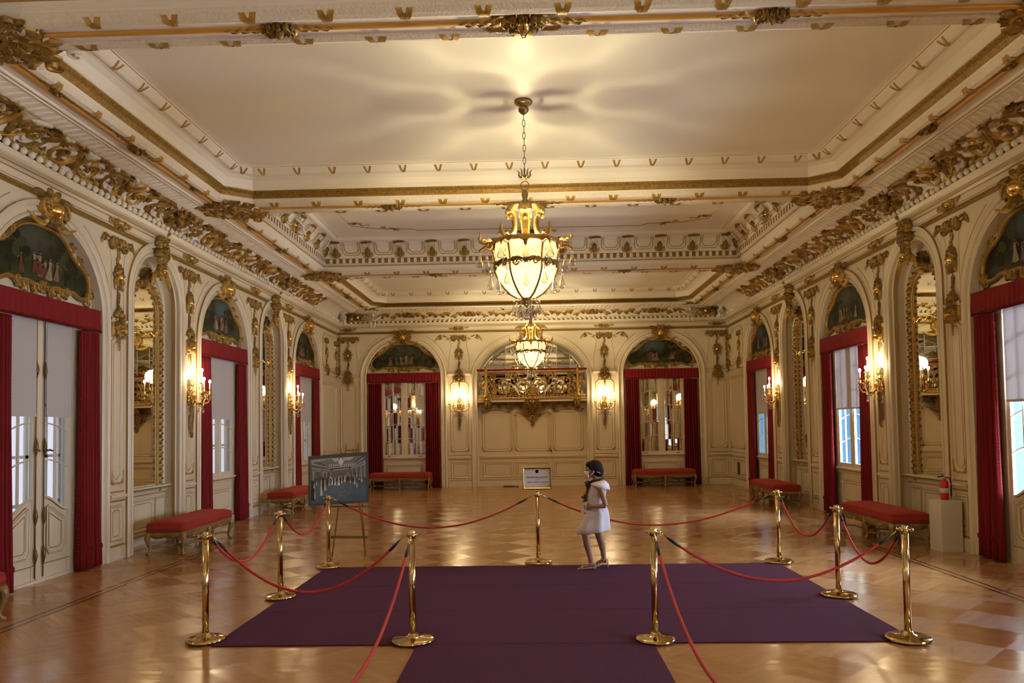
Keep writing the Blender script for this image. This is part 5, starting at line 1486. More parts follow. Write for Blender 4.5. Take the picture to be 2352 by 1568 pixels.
# ------------------------------------------------------------------ benches
def bench():
    root = empty('bench'); LN, DP = 1.92, .62; zf = .37
    m = MB(); nx, ny = 20, 10; vs = []      # cushion: boxed sides with a gently domed top
    def ring(sc, z, rr=.05):
        pts = []
        hx, hy = LN/2*1+0, DP/2
        hx -= sc; hy -= sc; r_ = min(.07, hy*.6)
        for q, (cx, cy) in enumerate(((hx-r_, hy-r_), (-hx+r_, hy-r_), (-hx+r_, -hy+r_), (hx-r_, -hy+r_))):
            for k in range(10):
                a = pi/2*q+pi/2*k/9; pts.append((cx+r_*cos(a), cy+r_*sin(a), z))
        return pts
    rs = [ring(.015, zf), ring(.0, zf+.015), ring(-.004, zf+.06), ring(.0, zf+.10), ring(.018, zf+.128), ring(.05, zf+.145), ring(.11, zf+.158), ring(.20, zf+.166), ring(.29, zf+.168)]
    vs = sum(rs, []); n = 40
    fs = [(j*n+k, j*n+(k+1) % n, (j+1)*n+(k+1) % n, (j+1)*n+k) for j in range(len(rs)-1) for k in range(n)]+[tuple((len(rs)-1)*n+k for k in range(n)), tuple(range(n-1, -1, -1))]
    m.add(vs, fs, 'bench_red'); cu = m.build('cushion', root)
    m = MB(); m.tube([(p[0], p[1], p[2]) for p in ring(-.003, zf+.012)], .008, 'cushion_pipe', 6, closed=True); m.tube([p for p in ring(.002, zf+.112)], .006, 'cushion_pipe', 6, closed=True); m.build('piping', cu)
    # carved rails with scalloped lower edge
    m = MB()
    for s_ in (-1, 1):
        y = s_*(DP/2-.03); n = 48; vs = []
        for i in range(n+1):
            x = -LN/2+.04+(LN-.08)*i/n; t = (i/n*2) % 1.0
            low = zf-.065-.06*abs(sin(pi*2*t))*(1 if .1 < t < .9 else .4)-.03*max(0, 1-abs(t-.5)*6)
            vs += [(x, y-s_*.012, low), (x, y+s_*.022, low+.015), (x, y+s_*.016, zf-.02), (x, y+s_*.024, zf), (x, y-s_*.012, zf)]
        m.add(vs, [(i*5+q, i*5+q+1, (i+1)*5+q+1, (i+1)*5+q) for i in range(n) for q in range(4)]+[(i*5+4, i*5, (i+1)*5, (i+1)*5+4) for i in range(n)], 'gold_bench', True)
        f = lambda a, b, h, s_=s_, y=y: (a, y+s_*(.018+h), b)
        for cx in (-LN/4, LN/4):
            e_flower(m, f, cx, zf-.07, .05, .02, 'gold_bench', 7)
            for q in (-1, 1): e_leaf(m, f, bez((cx, zf-.06), (cx+q*.12, zf-.10), (cx+q*.22, zf-.05), 8), .03, .02, 3, 'gold_bench')
    for s_ in (-1, 1):
        x = s_*(LN/2-.03); n = 20; vs = []
        for i in range(n+1):
            y = -DP/2+.04+(DP-.08)*i/n; t = i/n
            low = zf-.07-.05*abs(sin(pi*2*t))-.025*max(0, 1-abs(t-.5)*6)
            vs += [(x-s_*.012, y, low), (x+s_*.02, y, low+.015), (x+s_*.022, y, zf), (x-s_*.012, y, zf)]
        m.add(vs, [(i*4+q, i*4+q+1, (i+1)*4+q+1, (i+1)*4+q) for i in range(n) for q in range(3)]+[(i*4+3, i*4, (i+1)*4, (i+1)*4+3) for i in range(n)], 'gold_bench', True)
    m.build('carved_frame', root)
    for sx in (-1, 0, 1):
        for sy in (-1, 1):
            m = MB(); x0, y0 = sx*(LN/2-.05), sy*(DP/2-.045); o = sx if sx else 0
            P = lambda e, z: (x0+o*e, y0+sy*e, z)
            m.tube([P(0, zf), P(.012, zf-.06), P(.022, zf-.12), P(.006, zf-.20), P(-.012, zf-.27), P(-.008, zf-.32), P(.012, zf-.345), P(.016, .0)], [.042, .050, .044, .030, .024, .024, .032, .028], 'gold_bench', 8)
            m.ball(P(.02, zf-.09), (.028, .028, .035), 'gold_bench', 8, 5); m.build('leg', root)
    for c in (-1, 1):
        m = MB(); cx = c*(LN/4-.01)
        for sy in (-1, 1):
            for sx in (-1, 1):
                m.tube([(cx+sx*(LN/4-.04), sy*(DP/2-.05), .10), (cx+sx*.28, sy*.15, .12), (cx+sx*.12, sy*.10, .10), (cx, 0, .11)], [.014, .017, .016, .02], 'gold_bench', 6)
        m.ball((cx, 0, .14), (.03, .03, .045), 'gold_bench', 8, 6); m.build('stretcher', root)
    return root
simple('gold_bench', (0.30, 0.19, 0.065), 0.42, 0.4, noise_amt=.6, nscale=25, bump=.4, bscale=60)
BP = bench()
benches = [((-5.72, 12.72), pi/2, 'long red upholstered bench under the nearer mirror of the left wall'), ((-5.74, 18.2), pi/2, 'long red upholstered bench under the farther mirror of the left wall, behind the easel'),
           ((5.72, 12.72), pi/2, 'long red upholstered bench under the nearer mirror of the right wall'), ((5.74, 18.4), pi/2, 'long red upholstered bench under the farther mirror of the right wall'),
           ((-4.18, 24.05), 0, 'long red upholstered bench below the left mirrored window of the end wall'), ((4.08, 24.05), 0, 'long red upholstered bench below the right mirrored window of the end wall'),
           ((-5.74, 6.87), pi/2, 'red upholstered bench cut off by the left edge, only a gilt leg in view'), ((5.74, 6.9), pi/2, 'red upholstered bench by the right wall, next to the camera')]
for (x, y), r, lab in benches:
    o = copy_tree(BP); o.name = 'bench'; o.location = (x, y, 0); o.rotation_euler = (0, 0, r); tag(o, lab, 'bench', 'red upholstered benches with gilt legs')
kill(BP)

# ------------------------------------------------------------------ carpets
m = MB(); m.box(-2.86, 3.33, 6.79, 10.56, 0, .012, 'carpet'); o = m.build('carpet')
for ys in (8.02, 9.28): m = MB(); m.box(-2.86, 3.33, ys-.006, ys+.006, .012, .0132, 'carpet'); m.build('seam', o)
tag(o, 'large dark maroon carpet laid across the parquet inside the rope barrier', 'carpet')
m = MB(); m.box(-1.03, 1.05, -2.5, 6.79, 0, .010, 'carpet'); o = m.build('carpet_runner'); tag(o, 'narrow dark maroon runner leading from the camera to the large carpet', 'carpet')

# ------------------------------------------------------------------ stanchions and ropes
def stanchion(rb):
    root = empty('stanchion')
    m = MB(); m.lathe([(rb, 0), (rb+.003, .008), (rb, .02), (rb-.012, .028), (.09, .034), (.045, .05), (.036, .07), (.0, .07)], 'brass', 40); m.build('base', root)
    m = MB(); m.lathe([(.029, .03), (.029, .93), (.0, .93)], 'brass', 20); m.build('pole', root)
    m = MB(); m.lathe([(.031, .915), (.034, .93), (.034, .955), (.026, .965), (.03, .975), (.022, .983), (0, .985)], 'brass', 20)
    for k in range(4):
        a = pi/2*k+pi/4
        m.tube([(.03*cos(a), .03*sin(a), .935), (.065*cos(a), .065*sin(a), .94), (.072*cos(a), .072*sin(a), .955)], .006, 'brass', 6)
    m.tube([(.066*cos(2*pi*i/20), .066*sin(2*pi*i/20), .955) for i in range(20)], .005, 'brass', 6, closed=True)
    m.build('hook_ring', root)
    return root
SA, SB = stanchion(.172), stanchion(.19)
ST = [(-2.99, 6.96, 0), (-2.89, 8.72, 0), (-2.84, 10.60, 0), (-1.08, 6.89, 1), (1.08, 6.86, 0), (3.27, 6.83, 1), (3.35, 8.55, 1), (3.36, 10.62, 1), (.07, 10.75, 1)]
SLAB = ['brass rope stanchion on the parquet at the near left corner of the carpet', 'brass rope stanchion midway along the left edge of the carpet', 'brass rope stanchion in front of the easel at the far left carpet corner',
        'brass rope stanchion at the near left of the carpet, left of the runner', 'brass rope stanchion on the near right of the carpet, right of the runner', 'brass rope stanchion at the near right corner of the carpet',
        'brass rope stanchion midway along the right edge of the carpet', 'brass rope stanchion at the far right corner of the carpet', 'brass rope stanchion carrying the framed sign at the middle of the far carpet edge']
SO = []
for (x, y, b), lab in zip(ST, SLAB):
    o = copy_tree(SB if b else SA); o.name = 'stanchion'; o.location = (x, y, .0135); tag(o, lab, 'stanchion', 'brass rope stanchions'); SO.append(o)
for x, y in ((-1.0, 2.55), (1.0, 2.55)):
    o = copy_tree(SA); o.name = 'stanchion'; o.location = (x, y, .010); tag(o, 'brass rope stanchion beside the runner at the camera, %s side' % ('left' if x < 0 else 'right'), 'stanchion', 'brass rope stanchions')
kill(SA); kill(SB)
def rope(a, b, sag, lab):
    A, B_ = Vector((*a, .945)), Vector((*b, .945)); d = (B_-A).normalized()
    A = A+d*.075; B_ = B_-d*.075; n = 40; pts = []
    for i in range(n+1):
        t = i/n; p = A.lerp(B_, t); p.z -= sag*(1-(2*t-1)**2)*(1-.08*(2*t-1)**2); pts.append(p)
    mid = A.lerp(B_, .5); mid.z = 0; q = [p-mid for p in pts]
    r = MB(); r.tube(q[2:-2], .0125, 'rope_red', 10); o = r.build('rope', None, mid)
    for seq in (q[:4], q[::-1][:4]):
        e = MB(); e.tube(seq[1:], [.010, .015, .014], 'black', 8); e.tube([seq[0]+Vector((0, 0, .012)), seq[0], seq[1]], .006, 'brass', 6); e.build('rope_hook', o)
    tag(o, lab, 'rope', 'red barrier ropes')
P = [(s[0], s[1]) for s in ST]
rope(P[0], P[3], .50, 'red barrier rope across the near left of the carpet')
rope(P[0], P[1], .36, 'red barrier rope along the near half of the left carpet edge')
rope(P[1], P[2], .34, 'red barrier rope along the far half of the left carpet edge')
rope(P[2], P[8], .42, 'red barrier rope across the far left, from the easel to the sign')
rope(P[8], P[7], .42, 'red barrier rope across the far right, passing behind the person')
rope(P[7], P[6], .42, 'red barrier rope along the far half of the right carpet edge')
rope(P[6], P[5], .42, 'red barrier rope along the near half of the right carpet edge')
rope(P[5], P[4], .42, 'red barrier rope across the near right of the carpet')
rope(P[3], (-1.0, 2.55), .50, 'red barrier rope running toward the camera left of the runner')
rope(P[4], (1.0, 2.55), .50, 'red barrier rope running toward the camera right of the runner')

# framed sign on the middle stanchion
so = SO[8]
def text_mesh(name, body, size, mat, parent, loc, rot=(pi/2, 0, 0), font_sp=1.0, width=None):
    cu = bpy.data.curves.new(name, 'FONT'); cu.body = body; cu.size = size; cu.align_x = 'CENTER'; cu.align_y = 'CENTER'; cu.space_character = font_sp; cu.extrude = .0004
    ob = bpy.data.objects.new(name, cu); COL.objects.link(ob)
    dg = bpy.context.evaluated_depsgraph_get(); me = bpy.data.meshes.new_from_object(ob.evaluated_get(dg)); bpy.data.objects.remove(ob)
    if width:
        xs = [v.co.x for v in me.vertices]; k = width/(max(xs)-min(xs))
        for v in me.vertices: v.co.x *= k
    me.materials.clear(); me.materials.append(MATS[mat])
    return link(name, me, parent, loc, rot)
m = MB(); w, h = .205, .157; z0 = 1.018
m.box(-w, w, .0, .014, z0, z0+2*h, 'brass_dark')
fp = [(-w, z0), (w, z0), (w, z0+2*h), (-w, z0+2*h)]
m.sweep(fp, [(0, 0), (0, .018), (.012, .022), (.026, .012), (.03, .0)], lambda a, b, h_: (a, -h_, b), ['brass', 'brass', 'brass_dark', 'brass_dark'], closed=True)
m.tube([(0, .007, .975), (0, .007, z0)], .012, 'brass', 8)
sf = m.build('sign_frame', so)
m = MB(); m.box(-w+.03, w-.03, -.004, -.002, z0+.03, z0+2*h-.03, 'paper'); sh = m.build('sign_sheet', sf)
m = MB(); m.lathe([(0, 0), (.024, 0)], 'ink_green', 24); c = m.build('round_emblem', sf, (0, -.0055, z0+2*h-.062), (pi/2, 0, 0))
text_mesh('sign_title', 'GRAND BALLROOM', .036, 'ink', sf, (0, -.005, z0+h+.012), width=.29)
m = MB()
for i, (a, b) in enumerate(((-.145, -.06), (-.05, .035), (.045, .155))):
    for q in range(int((b-a)/.011)):
        x = a+q*.011; m.box(x, x+.007, -.0052, -.004, z0+.098, z0+.098+(.012 if (q*7+i) % 3 else .008), 'ink')
for q in range(6): m.box(-.03+q*.011, -.023+q*.011, -.0052, -.004, z0+.137, z0+.142, 'ink')
m.box(.147, .157, -.0052, -.004, z0+.04, z0+.058, 'ink_green')
m.build('small_print', sf)

# ------------------------------------------------------------------ easel and the photograph on it
ez = empty('easel', (-2.72, 11.25, 0), radians(-6))
def leg(a, b, r=.010):
    m = MB(); m.tube([a, b], r, 'brass_dark', 8); m.tube([(a[0]*.98+b[0]*.02, a[1]*.98+b[1]*.02, a[2]*.98+b[2]*.02), a], .014, 'brass', 8); m.build('leg', ez)
leg((-.26, .0, .0), (-.10, .22, 1.70)); leg((.26, .0, .0), (.08, .22, 1.70)); leg((0, .75, 0), (0, .22, 1.62))
m = MB(); m.box(-.30, .28, .04, .06, .30, .34, 'brass_dark'); m.build('crossbar', ez)
m = MB(); m.box(-.30, .30, .03, .075, .76, .785, 'brass_dark')
for x in (-.26, .22): m.tube([(x, .06, .775), (x, -.01, .775), (x, -.012, .81)], .008, 'brass', 6)
m.build('ledge', ez)
m = MB(); m.tube([(-.11, .22, 1.6), (.09, .22, 1.6)], .008, 'brass_dark', 6); m.build('top_bar', ez)
tag(ez, 'thin brass tripod easel holding the ballroom photograph', 'easel')
# board in its own frame: x right, y up; then leaned, turned and tipped as in the photo
PWD, PHT = .92, .74
def pb(x, y, h=0): return (x, -h-.006, y)
m = MB(); m.box(-PWD/2, PWD/2, -.005, .005, -PHT/2, PHT/2, 'poster_edge')
po = m.build('ballroom_photograph', None, (-2.86, 11.22, 1.185))
po.rotation_euler = (Matrix.Rotation(radians(-6), 3, 'Z') @ Matrix.Rotation(radians(-9), 3, 'X') @ Matrix.Rotation(radians(-3.6), 3, 'Y')).to_euler()
pm = MB()
def poly(pts, mat, h): pm.add([pb(x*PWD/2, y*PHT/2, h) for x, y in pts], [tuple(range(len(pts)))], mat, False)
poly([(-.94, -.92), (.94, -.92), (.94, .9), (-.94, .9)], 'poster_dark', 0)
poly([(-.94, -.92), (.94, -.92), (.94, -.10), (-.94, -.10)], 'poster_floor', .0003)
poly([(-.94, .0), (-.30, .30), (-.30, .50), (-.94, .88)], 'poster_grey', .0002); poly([(.94, .0), (.42, .28), (.42, .50), (.94, .88)], 'poster_grey', .0002); poly([(-.30, .12), (.42, .12), (.42, .40), (-.30, .36)], 'poster_grey', .0002)
poly([(-.85, .86), (.82, .86), (.42, .52), (-.30, .52)], 'poster_mid', .0003)
poly([(-.20, .84), (.55, .84), (.42, .72), (-.12, .70)], 'poster_light', .0005)
for k in range(13): x = -.30+k*.07; poly([(x, .50), (x+.035, .50), (x+.035, .60), (x, .60)], 'poster_light', .0006)
poly([(-.34, .44), (.50, .47), (.50, .50), (-.34, .47)], 'poster_light', .0006); poly([(-.15, .34), (.36, .38), (.36, .41), (-.15, .37)], 'poster_light', .0006)
for (a, b) in (((-.9, .82), (-.2, .86)), ((-.88, .70), (-.34, .50)), ((-.88, .52), (-.25, .36)), ((.86, .80), (.46, .50)), ((.9, .66), (.44, .42)), ((.9, .55), (.4, .36)), ((-.9, .76), (-.4, .80))):
    poly([a, b, (b[0], b[1]-.018), (a[0], a[1]-.035)], 'poster_light', .0007)
for (x, w, z0, z1) in ((-.86, .06, -.10, .42), (-.52, .05, .0, .36), (-.40, .04, .05, .34), (.46, .03, .0, .32), (.60, .04, .0, .40), (.74, .05, .0, .48), (.86, .05, .0, .6), (-.26, .03, .06, .28), (.30, .03, .06, .26)):
    poly([(x, z0), (x+w, z0), (x+w, z1), (x, z1)], 'poster_mid', .0007); poly([(x+w*.3, z0), (x+w*.6, z0), (x+w*.6, z1), (x+w*.3, z1)], 'poster_light', .0008)
for (cx, r) in ((-.69, .13), (-.46, .06)):
    arc = [(cx-r, .1)]+[(cx-r*cos(pi*i/10), .28+r*.9*sin(pi*i/10)) for i in range(11)]+[(cx+r, .1)]
    for i in range(len(arc)-1):
        a, b = arc[i], arc[i+1]; poly([a, b, (b[0]*.97+cx*.03, b[1]-.02), (a[0]*.97+cx*.03, a[1]-.02)], 'poster_light', .0009)
RR = random.Random(8)
for k in range(28):
    x = -.28+k*.041+RR.uniform(-.008, .008); poly([(x, .02), (x+.02, .02), (x+.02, .02+RR.uniform(.07, .13)), (x, .02+RR.uniform(.07, .13))], RR.choice(('poster_light', 'poster_mid')), .0009)
for (x, y, w, h) in ((-.56, -.62, .055, .62), (-.44, -.42, .06, .42), (-.80, -.30, .05, .2), (-.72, -.18, .05, .14), (-.30, -.24, .035, .28), (-.20, -.22, .05, .30), (-.10, -.24, .05, .30), (.02, -.26, .06, .36), (.12, -.18, .04, .22), (.22, -.14, .05, .26), (.40, -.18, .045, .14), (.55, -.26, .045, .30), (.62, -.38, .04, .18), (.78, -.18, .045, .22), (-.78, -.74, .035, .50), (.70, -.1, .05, .1)):
    poly([(x-w*.7, y), (x+w*.7, y), (x+w*.3, y+h*.6), (x+w*.2, y+h), (x-w*.2, y+h), (x-w*.3, y+h*.6)], 'poster_white' if abs(x) < .3 or x in (-.56,) else 'poster_light', .0011)
for (x, y, w, h) in ((-.50, -.40, .05, .5), (-.36, -.2, .03, .3), (-.15, -.2, .03, .28), (.07, -.18, .03, .25), (.17, -.1, .025, .2), (.30, -.12, .03, .22), (.35, -.1, .03, .2), (.47, -.16, .03, .25), (.72, -.2, .03, .25), (-.85, -.8, .06, .8)):
    poly([(x-w, y), (x+w, y), (x+w*.7, y+h), (x-w*.7, y+h)], 'black', .0010)
m2 = pm; hx = off
e_circ = [(.10+.09*cos(2*pi*i/14), .70+.12*sin(2*pi*i/14)) for i in range(14)]
poly(e_circ, 'poster_white', .0012); poly([(.03, .83), (.07, .83), (.03, .68)], 'black', .0013); poly([(.17, .83), (.14, .83), (.18, .68)], 'black', .0013)
poly([(.06, .58), (.14, .58), (.10, .44)], 'poster_light', .0012)
for k in range(24): x = RR.uniform(-.6, .6); y = RR.uniform(-.85, -.5); poly([(x, y), (x+.12, y+.01), (x+.16, y+.04), (x+.04, y+.03)], 'poster_mid', .0005)
pm.build('printed_image', po)
tag(po, 'black and white photograph board of a crowded ballroom, leaning on the easel', 'photograph')

# ------------------------------------------------------------------ fire extinguisher on its pedestal
m = MB(); m.box(-.155, .155, -.155, .155, 0, .74, 'white_box'); o = m.build('pedestal', None, (6.09, 11.50, 0), (0, 0, radians(3))); tag(o, 'plain white box pedestal by the right wall, under the fire extinguisher', 'pedestal')
ex = empty('fire_extinguisher', (6.09, 11.50, .74))
m = MB(); m.lathe([(.0, 0), (.052, 0), (.056, .01), (.056, .24), (.047, .27), (.03, .29), (.022, .305), (0, .305)], 'ext_red', 24); m.build('cylinder', ex)
m = MB(); m.lathe([(.0572, .10), (.0572, .17)], 'ext_label', 24); m.build('label_band', ex)
m = MB(); m.lathe([(.024, .30), (.026, .33), (.014, .34)], 'metal_grey', 12); m.tube([(0, 0, .335), (-.04, -.01, .345), (-.10, -.01, .335)], .009, 'black', 6); m.tube([(0, 0, .35), (-.05, 0, .38), (-.11, 0, .375)], .009, 'metal_grey', 6); m.build('valve_handle', ex)
m = MB(); m.tube([(.02, 0, .33), (.08, -.01, .32), (.095, -.01, .2), (.09, -.01, .06)], .009, 'black', 8); m.build('hose', ex)
tag(ex, 'small red fire extinguisher standing on the white pedestal', 'fire extinguisher')
# ------------------------------------------------------------------ person, facing left (-x), camera side is -y
pr_ = empty('person', (.85, 10.28, .0135))
B2 = MB()
def T(path, rad, seg=12): B2.tube(path, rad, 'skin', seg)
# coordinates relative to the root: x forward is negative
HX = -.035
B2.ball((HX-.005, 0, 1.315), (.092, .068, .100), 'skin', 20, 14)          # skull
B2.ball((HX-.050, 0, 1.255), (.052, .050, .062), 'skin', 16, 10)          # jaw
B2.ball((HX-.098, 0, 1.275), (.018, .013, .022), 'skin', 10, 8)           # nose
B2.ball((HX-.080, 0, 1.243), (.018, .022, .010), 'skin', 10, 6)           # mouth
for s_ in (-1, 1): B2.ball((HX+.005, s_*.068, 1.292), (.018, .010, .030), 'skin', 8, 6)   # ears
T([(HX+.02, 0, 1.25), (HX+.045, 0, 1.19), (.03, 0, 1.13)], [(.042, .042), .042, .055])
T([(.035, 0, 1.135), (.035, 0, 1.08), (.015, 0, .98), (.005, 0, .88), (.02, 0, .80), (.035, 0, .72)], [(.06, .065), (.135, .085), (.13, .092), (.115, .085), (.13, .098), (.145, .105)], 16)
for s_ in (-1, 1): B2.ball((.04, s_*.145, 1.085), (.042, .045, .045), 'skin', 10, 8)
# legs: left leg (near the camera) ahead with bent knee, right leg trailing
T([(.02, -.07, .74), (-.06, -.075, .60), (-.155, -.075, .47), (-.135, -.075, .33), (-.105, -.075, .20), (-.085, -.075, .085)], [.085, .072, .054, .048, .036, .030], 14)
T([(.03, .07, .74), (.02, .07, .60), (.03, .07, .46), (.065, .07, .33), (.085, .07, .22), (.095, .07, .115)], [.085, .072, .054, .050, .037, .030], 14)
for (ax, ay, hz) in ((-.085, -.075, .045), (.095, .07, .075)):
    T([(ax+.035, ay, hz), (ax-.01, ay, hz+.015), (ax-.08, ay, hz-.012), (ax-.15, ay, .018)], [(.026, .026), (.030, .028), (.034, .020), (.030, .010)], 12)
    for k in range(5): T([(ax-.13, ay+(k-2)*.012, .016), (ax-.17+abs(k-1)*.007, ay+(k-2)*.014, .012)], [.009, .007], 8)
# arms: near arm hangs back to the elbow, forearm forward, hand holding the paper
def arm(s_, el, wr):
    sh = (.045, s_*.165, 1.08)
    T([sh, tuple((sh[i]+el[i])/2 for i in range(3)), el], [.040, .036, .030], 12)
    T([el, tuple((el[i]*.6+wr[i]*.4) for i in range(3)), wr], [.030, .030, .021], 12)
    w = Vector(wr); d = (w-Vector(el)).normalized(); up = Vector((0, 0, 1)); up = (up-d*up.dot(d)).normalized(); sd = d.cross(up)
    palm = w+d*.045
    T([w, w+d*.02, palm, w+d*.075], [(.020, .016), (.016, .028), (.015, .034), (.012, .033)], 10)
    for k, ln in enumerate((.062, .070, .066, .052)):
        b = w+d*.072+up*(.024-k*.016)
        p1 = b+d*ln*.45+sd*(-s_)*.006; p2 = p1+d*ln*.2+sd*(-s_)*(-.022); p3 = p2+sd*(-s_)*(-.018)-d*.006
        T([b, p1, p2, p3], [.0085, .008, .0075, .006], 8)
    b = w+d*.03+up*.024; T([b, b+d*.022+up*.014, b+d*.045+up*.010+sd*s_*(-.012)], [.0095, .0085, .007], 8)
arm(-1, (.115, -.185, .845), (-.055, -.165, .835))
arm(1, (.10, .185, .845), (-.06, .12, .86))
bd = B2.build('body', pr_)
md = bd.modifiers.new('Remesh', 'REMESH'); md.mode = 'VOXEL'; md.voxel_size = .0052; md.use_smooth_shade = True
ms = bd.modifiers.new('Smooth', 'SMOOTH'); ms.iterations = 4; ms.factor = .5
# eyes and brows
m = MB()
for s_ in (-1, 1): m.ball((HX-.083, s_*.030, 1.318), (.010, .013, .008), 'paper', 10, 6); m.ball((HX-.091, s_*.031, 1.318), (.004, .006, .006), 'black', 8, 6); m.ball((HX-.088, s_*.030, 1.338), (.006, .018, .004), 'hair', 8, 5)
m.build('eyes', bd)
# hair: dark bob gathered at the nape
m = MB()
m.ball((HX+.028, 0, 1.345), (.108, .088, .098), 'hair', 22, 14); m.ball((HX+.060, 0, 1.295), (.090, .080, .085), 'hair', 18, 12)
m.ball((HX+.090, 0, 1.262), (.055, .055, .050), 'hair', 14, 10); m.ball((HX-.03, 0, 1.375), (.065, .07, .050), 'hair', 14, 10)
for s_ in (-1, 1): m.tube([(HX-.035, s_*.058, 1.37), (HX-.028, s_*.073, 1.33), (HX-.01, s_*.076, 1.29)], [.022, .018, .008], 'hair', 8)
hr = m.build('hair', pr_)
h2 = hr.modifiers.new('Remesh', 'REMESH'); h2.mode = 'VOXEL'; h2.voxel_size = .006; h2.use_smooth_shade = True
m = MB(); m.tube([(HX+.045, -.080, 1.285), (HX+.075, -.078, 1.275), (HX+.10, -.066, 1.262)], [.005, .008, .004], 'metal_grey', 8); m.build('hair_clip', hr)
# face mask with ear loops
m = MB(); vs = []; nu, nv = 14, 10
for j in range(nv+1):
    for i in range(nu+1):
        a = (i/nu-.5)*2.3; t = j/nv; z = 1.292-.085*t
        r = .063+.030*cos(a)**2*(1-abs(t-.35)*.8)
        vs.append((HX-.030-r*cos(a)*(1-.20*t*t), r*.92*sin(a)*(1-.25*t), z-.012*cos(a)*t))
m.add(vs, [(j*(nu+1)+i, j*(nu+1)+i+1, (j+1)*(nu+1)+i+1, (j+1)*(nu+1)+i) for j in range(nv) for i in range(nu)], 'mask_white')
for s_ in (-1, 1):
    m.tube([(HX-.055, s_*.056, 1.285), (HX-.02, s_*.071, 1.30), (HX+.012, s_*.080, 1.30), (HX+.0, s_*.076, 1.27), (HX-.045, s_*.055, 1.235)], .0022, 'mask_white', 6)
m.build('face_mask', pr_, solid=.003)
# sleeveless top, loose and flared, with a cape collar
def loft(m, rings, mat, seg=36, close=False, fold=0.0, ph=0):
    vs = []
    for (cx, cy, z, rx, ry, tx) in rings:
        for k in range(seg):
            a = 2*pi*k/seg; f = 1+fold*(1 if isinstance(fold, float) else 1)*sin(7*a+ph+z*6)*(1.25-z)
            vs.append((cx+rx*f*cos(a), cy+ry*f*sin(a), z+tx*cos(a)))
    n = len(rings)
    m.add(vs, [(j*seg+k, j*seg+(k+1) % seg, (j+1)*seg+(k+1) % seg, (j+1)*seg+k) for j in range(n-1) for k in range(seg)], mat)
m = MB()
loft(m, [(.035, 0, 1.155, .060, .062, .01), (.035, 0, 1.135, .085, .10, .01), (.033, 0, 1.10, .108, .150, 0), (.025, 0, 1.05, .118, .150, 0), (.010, 0, .98, .125, .142, 0), (.0, 0, .90, .128, .138, 0), (.005, 0, .83, .130, .142, 0), (.015, 0, .775, .138, .152, -.01), (.015, 0, .765, .134, .148, -.01)], 'cloth_pink', fold=.05)
m.build('sleeveless_top', pr_, solid=.005)
m = MB()
loft(m, [(.035, 0, 1.165, .058, .060, .015), (.04, 0, 1.15, .088, .11, .01), (.05, 0, 1.12, .125, .175, -.005), (.062, 0, 1.075, .128, .198, -.03)], 'cloth_white', fold=.03)
m.build('cape_collar', pr_, solid=.006)
m = MB()
loft(m, [(.015, 0, .815, .122, .135, 0), (.02, 0, .78, .135, .15, 0), (.02, 0, .72, .152, .165, 0), (.0, 0, .64, .175, .178, .01), (-.022, 0, .56, .195, .185, .02), (-.035, 0, .495, .212, .19, .03), (-.035, 0, .49, .207, .185, .03)], 'cloth_white', fold=.10, ph=1.0)
m.build('short_skirt', pr_, solid=.005)
m = MB()
m.tube([(.10, 0, 1.185), (.03, -.07, 1.175), (-.04, -.045, 1.155), (-.075, 0, 1.135), (-.04, .045, 1.155), (.03, .07, 1.175)], .018, 'scarf_dark', 8, closed=True)
m.ball((-.105, 0, 1.12), (.035, .05, .045), 'scarf_dark', 12, 8)
for s_ in (-1, 1): m.tube([(-.10, s_*.01, 1.12), (-.115, s_*.06, 1.14), (-.10, s_*.09, 1.10), (-.105, s_*.02, 1.10)], [(.012, .02), (.03, .012), (.02, .012), .01], 'scarf_dark', 8)
m.tube([(-.11, -.01, 1.10), (-.12, -.02, 1.04), (-.115, -.03, 1.0)], [(.02, .008), (.03, .008), (.025, .006)], 'scarf_dark', 8)
m.build('neck_scarf', pr_)
m = MB()
m.tube([(-.04, -.06, 1.15), (-.10, -.05, 1.08), (-.135, -.01, .99)], .005, 'black', 6); m.tube([(-.04, .06, 1.15), (-.10, .05, 1.08), (-.135, .01, .99)], .005, 'black', 6)
m.box(-.160, -.118, -.055, .055, .90, .985, 'black'); m.lathe([(.0, 0), (.026, 0), (.026, .03), (.0, .03)], 'black', 14, -.165, 0, .93); m.build('neck_camera', pr_)
m = MB(); m.add([(-.215, -.135, .74), (-.155, -.175, .76), (-.125, -.165, .90), (-.185, -.125, .885)], [(0, 1, 2, 3)], 'paper', False)
m.build('folded_leaflet', pr_, solid=.004)
for (ax, ay, hz, toe) in ((-.085, -.075, .045, .0), (.095, .07, .075, .0)):
    m = MB()
    m.tube([(ax+.05, ay, hz-.018), (ax-.0, ay, hz-.022), (ax-.07, ay, .020), (ax-.13, ay, .008), (ax-.185, ay, .008)], [(.030, .008), (.030, .007), (.034, .007), (.038, .007), (.028, .006)], 'shoe_cream', 10)
    m.tube([(ax+.05, ay, hz-.02), (ax+.054, ay, .0)], [.014, .009], 'shoe_cream', 8)
    m.tube([(ax+.055, ay, hz-.01), (ax+.052, ay, hz+.03)], [(.028, .006), (.026, .005)], 'shoe_cream', 8)
    loop = [(ax+.005+.045*cos(2*pi*k/12), ay+.036*sin(2*pi*k/12), hz+.035) for k in range(12)]
    m.tube(loop, .005, 'shoe_cream', 6, closed=True)
    m.tube([(ax-.115, ay-.036, .014), (ax-.115, ay-.026, .038), (ax-.115, ay, .046), (ax-.115, ay+.026, .038), (ax-.115, ay+.036, .014)], [(.018, .005)]*5, 'shoe_cream', 8)
    m.build('sandal', pr_)
tag(pr_, 'person in white top, short white skirt and face mask walking left on the carpet', 'person')
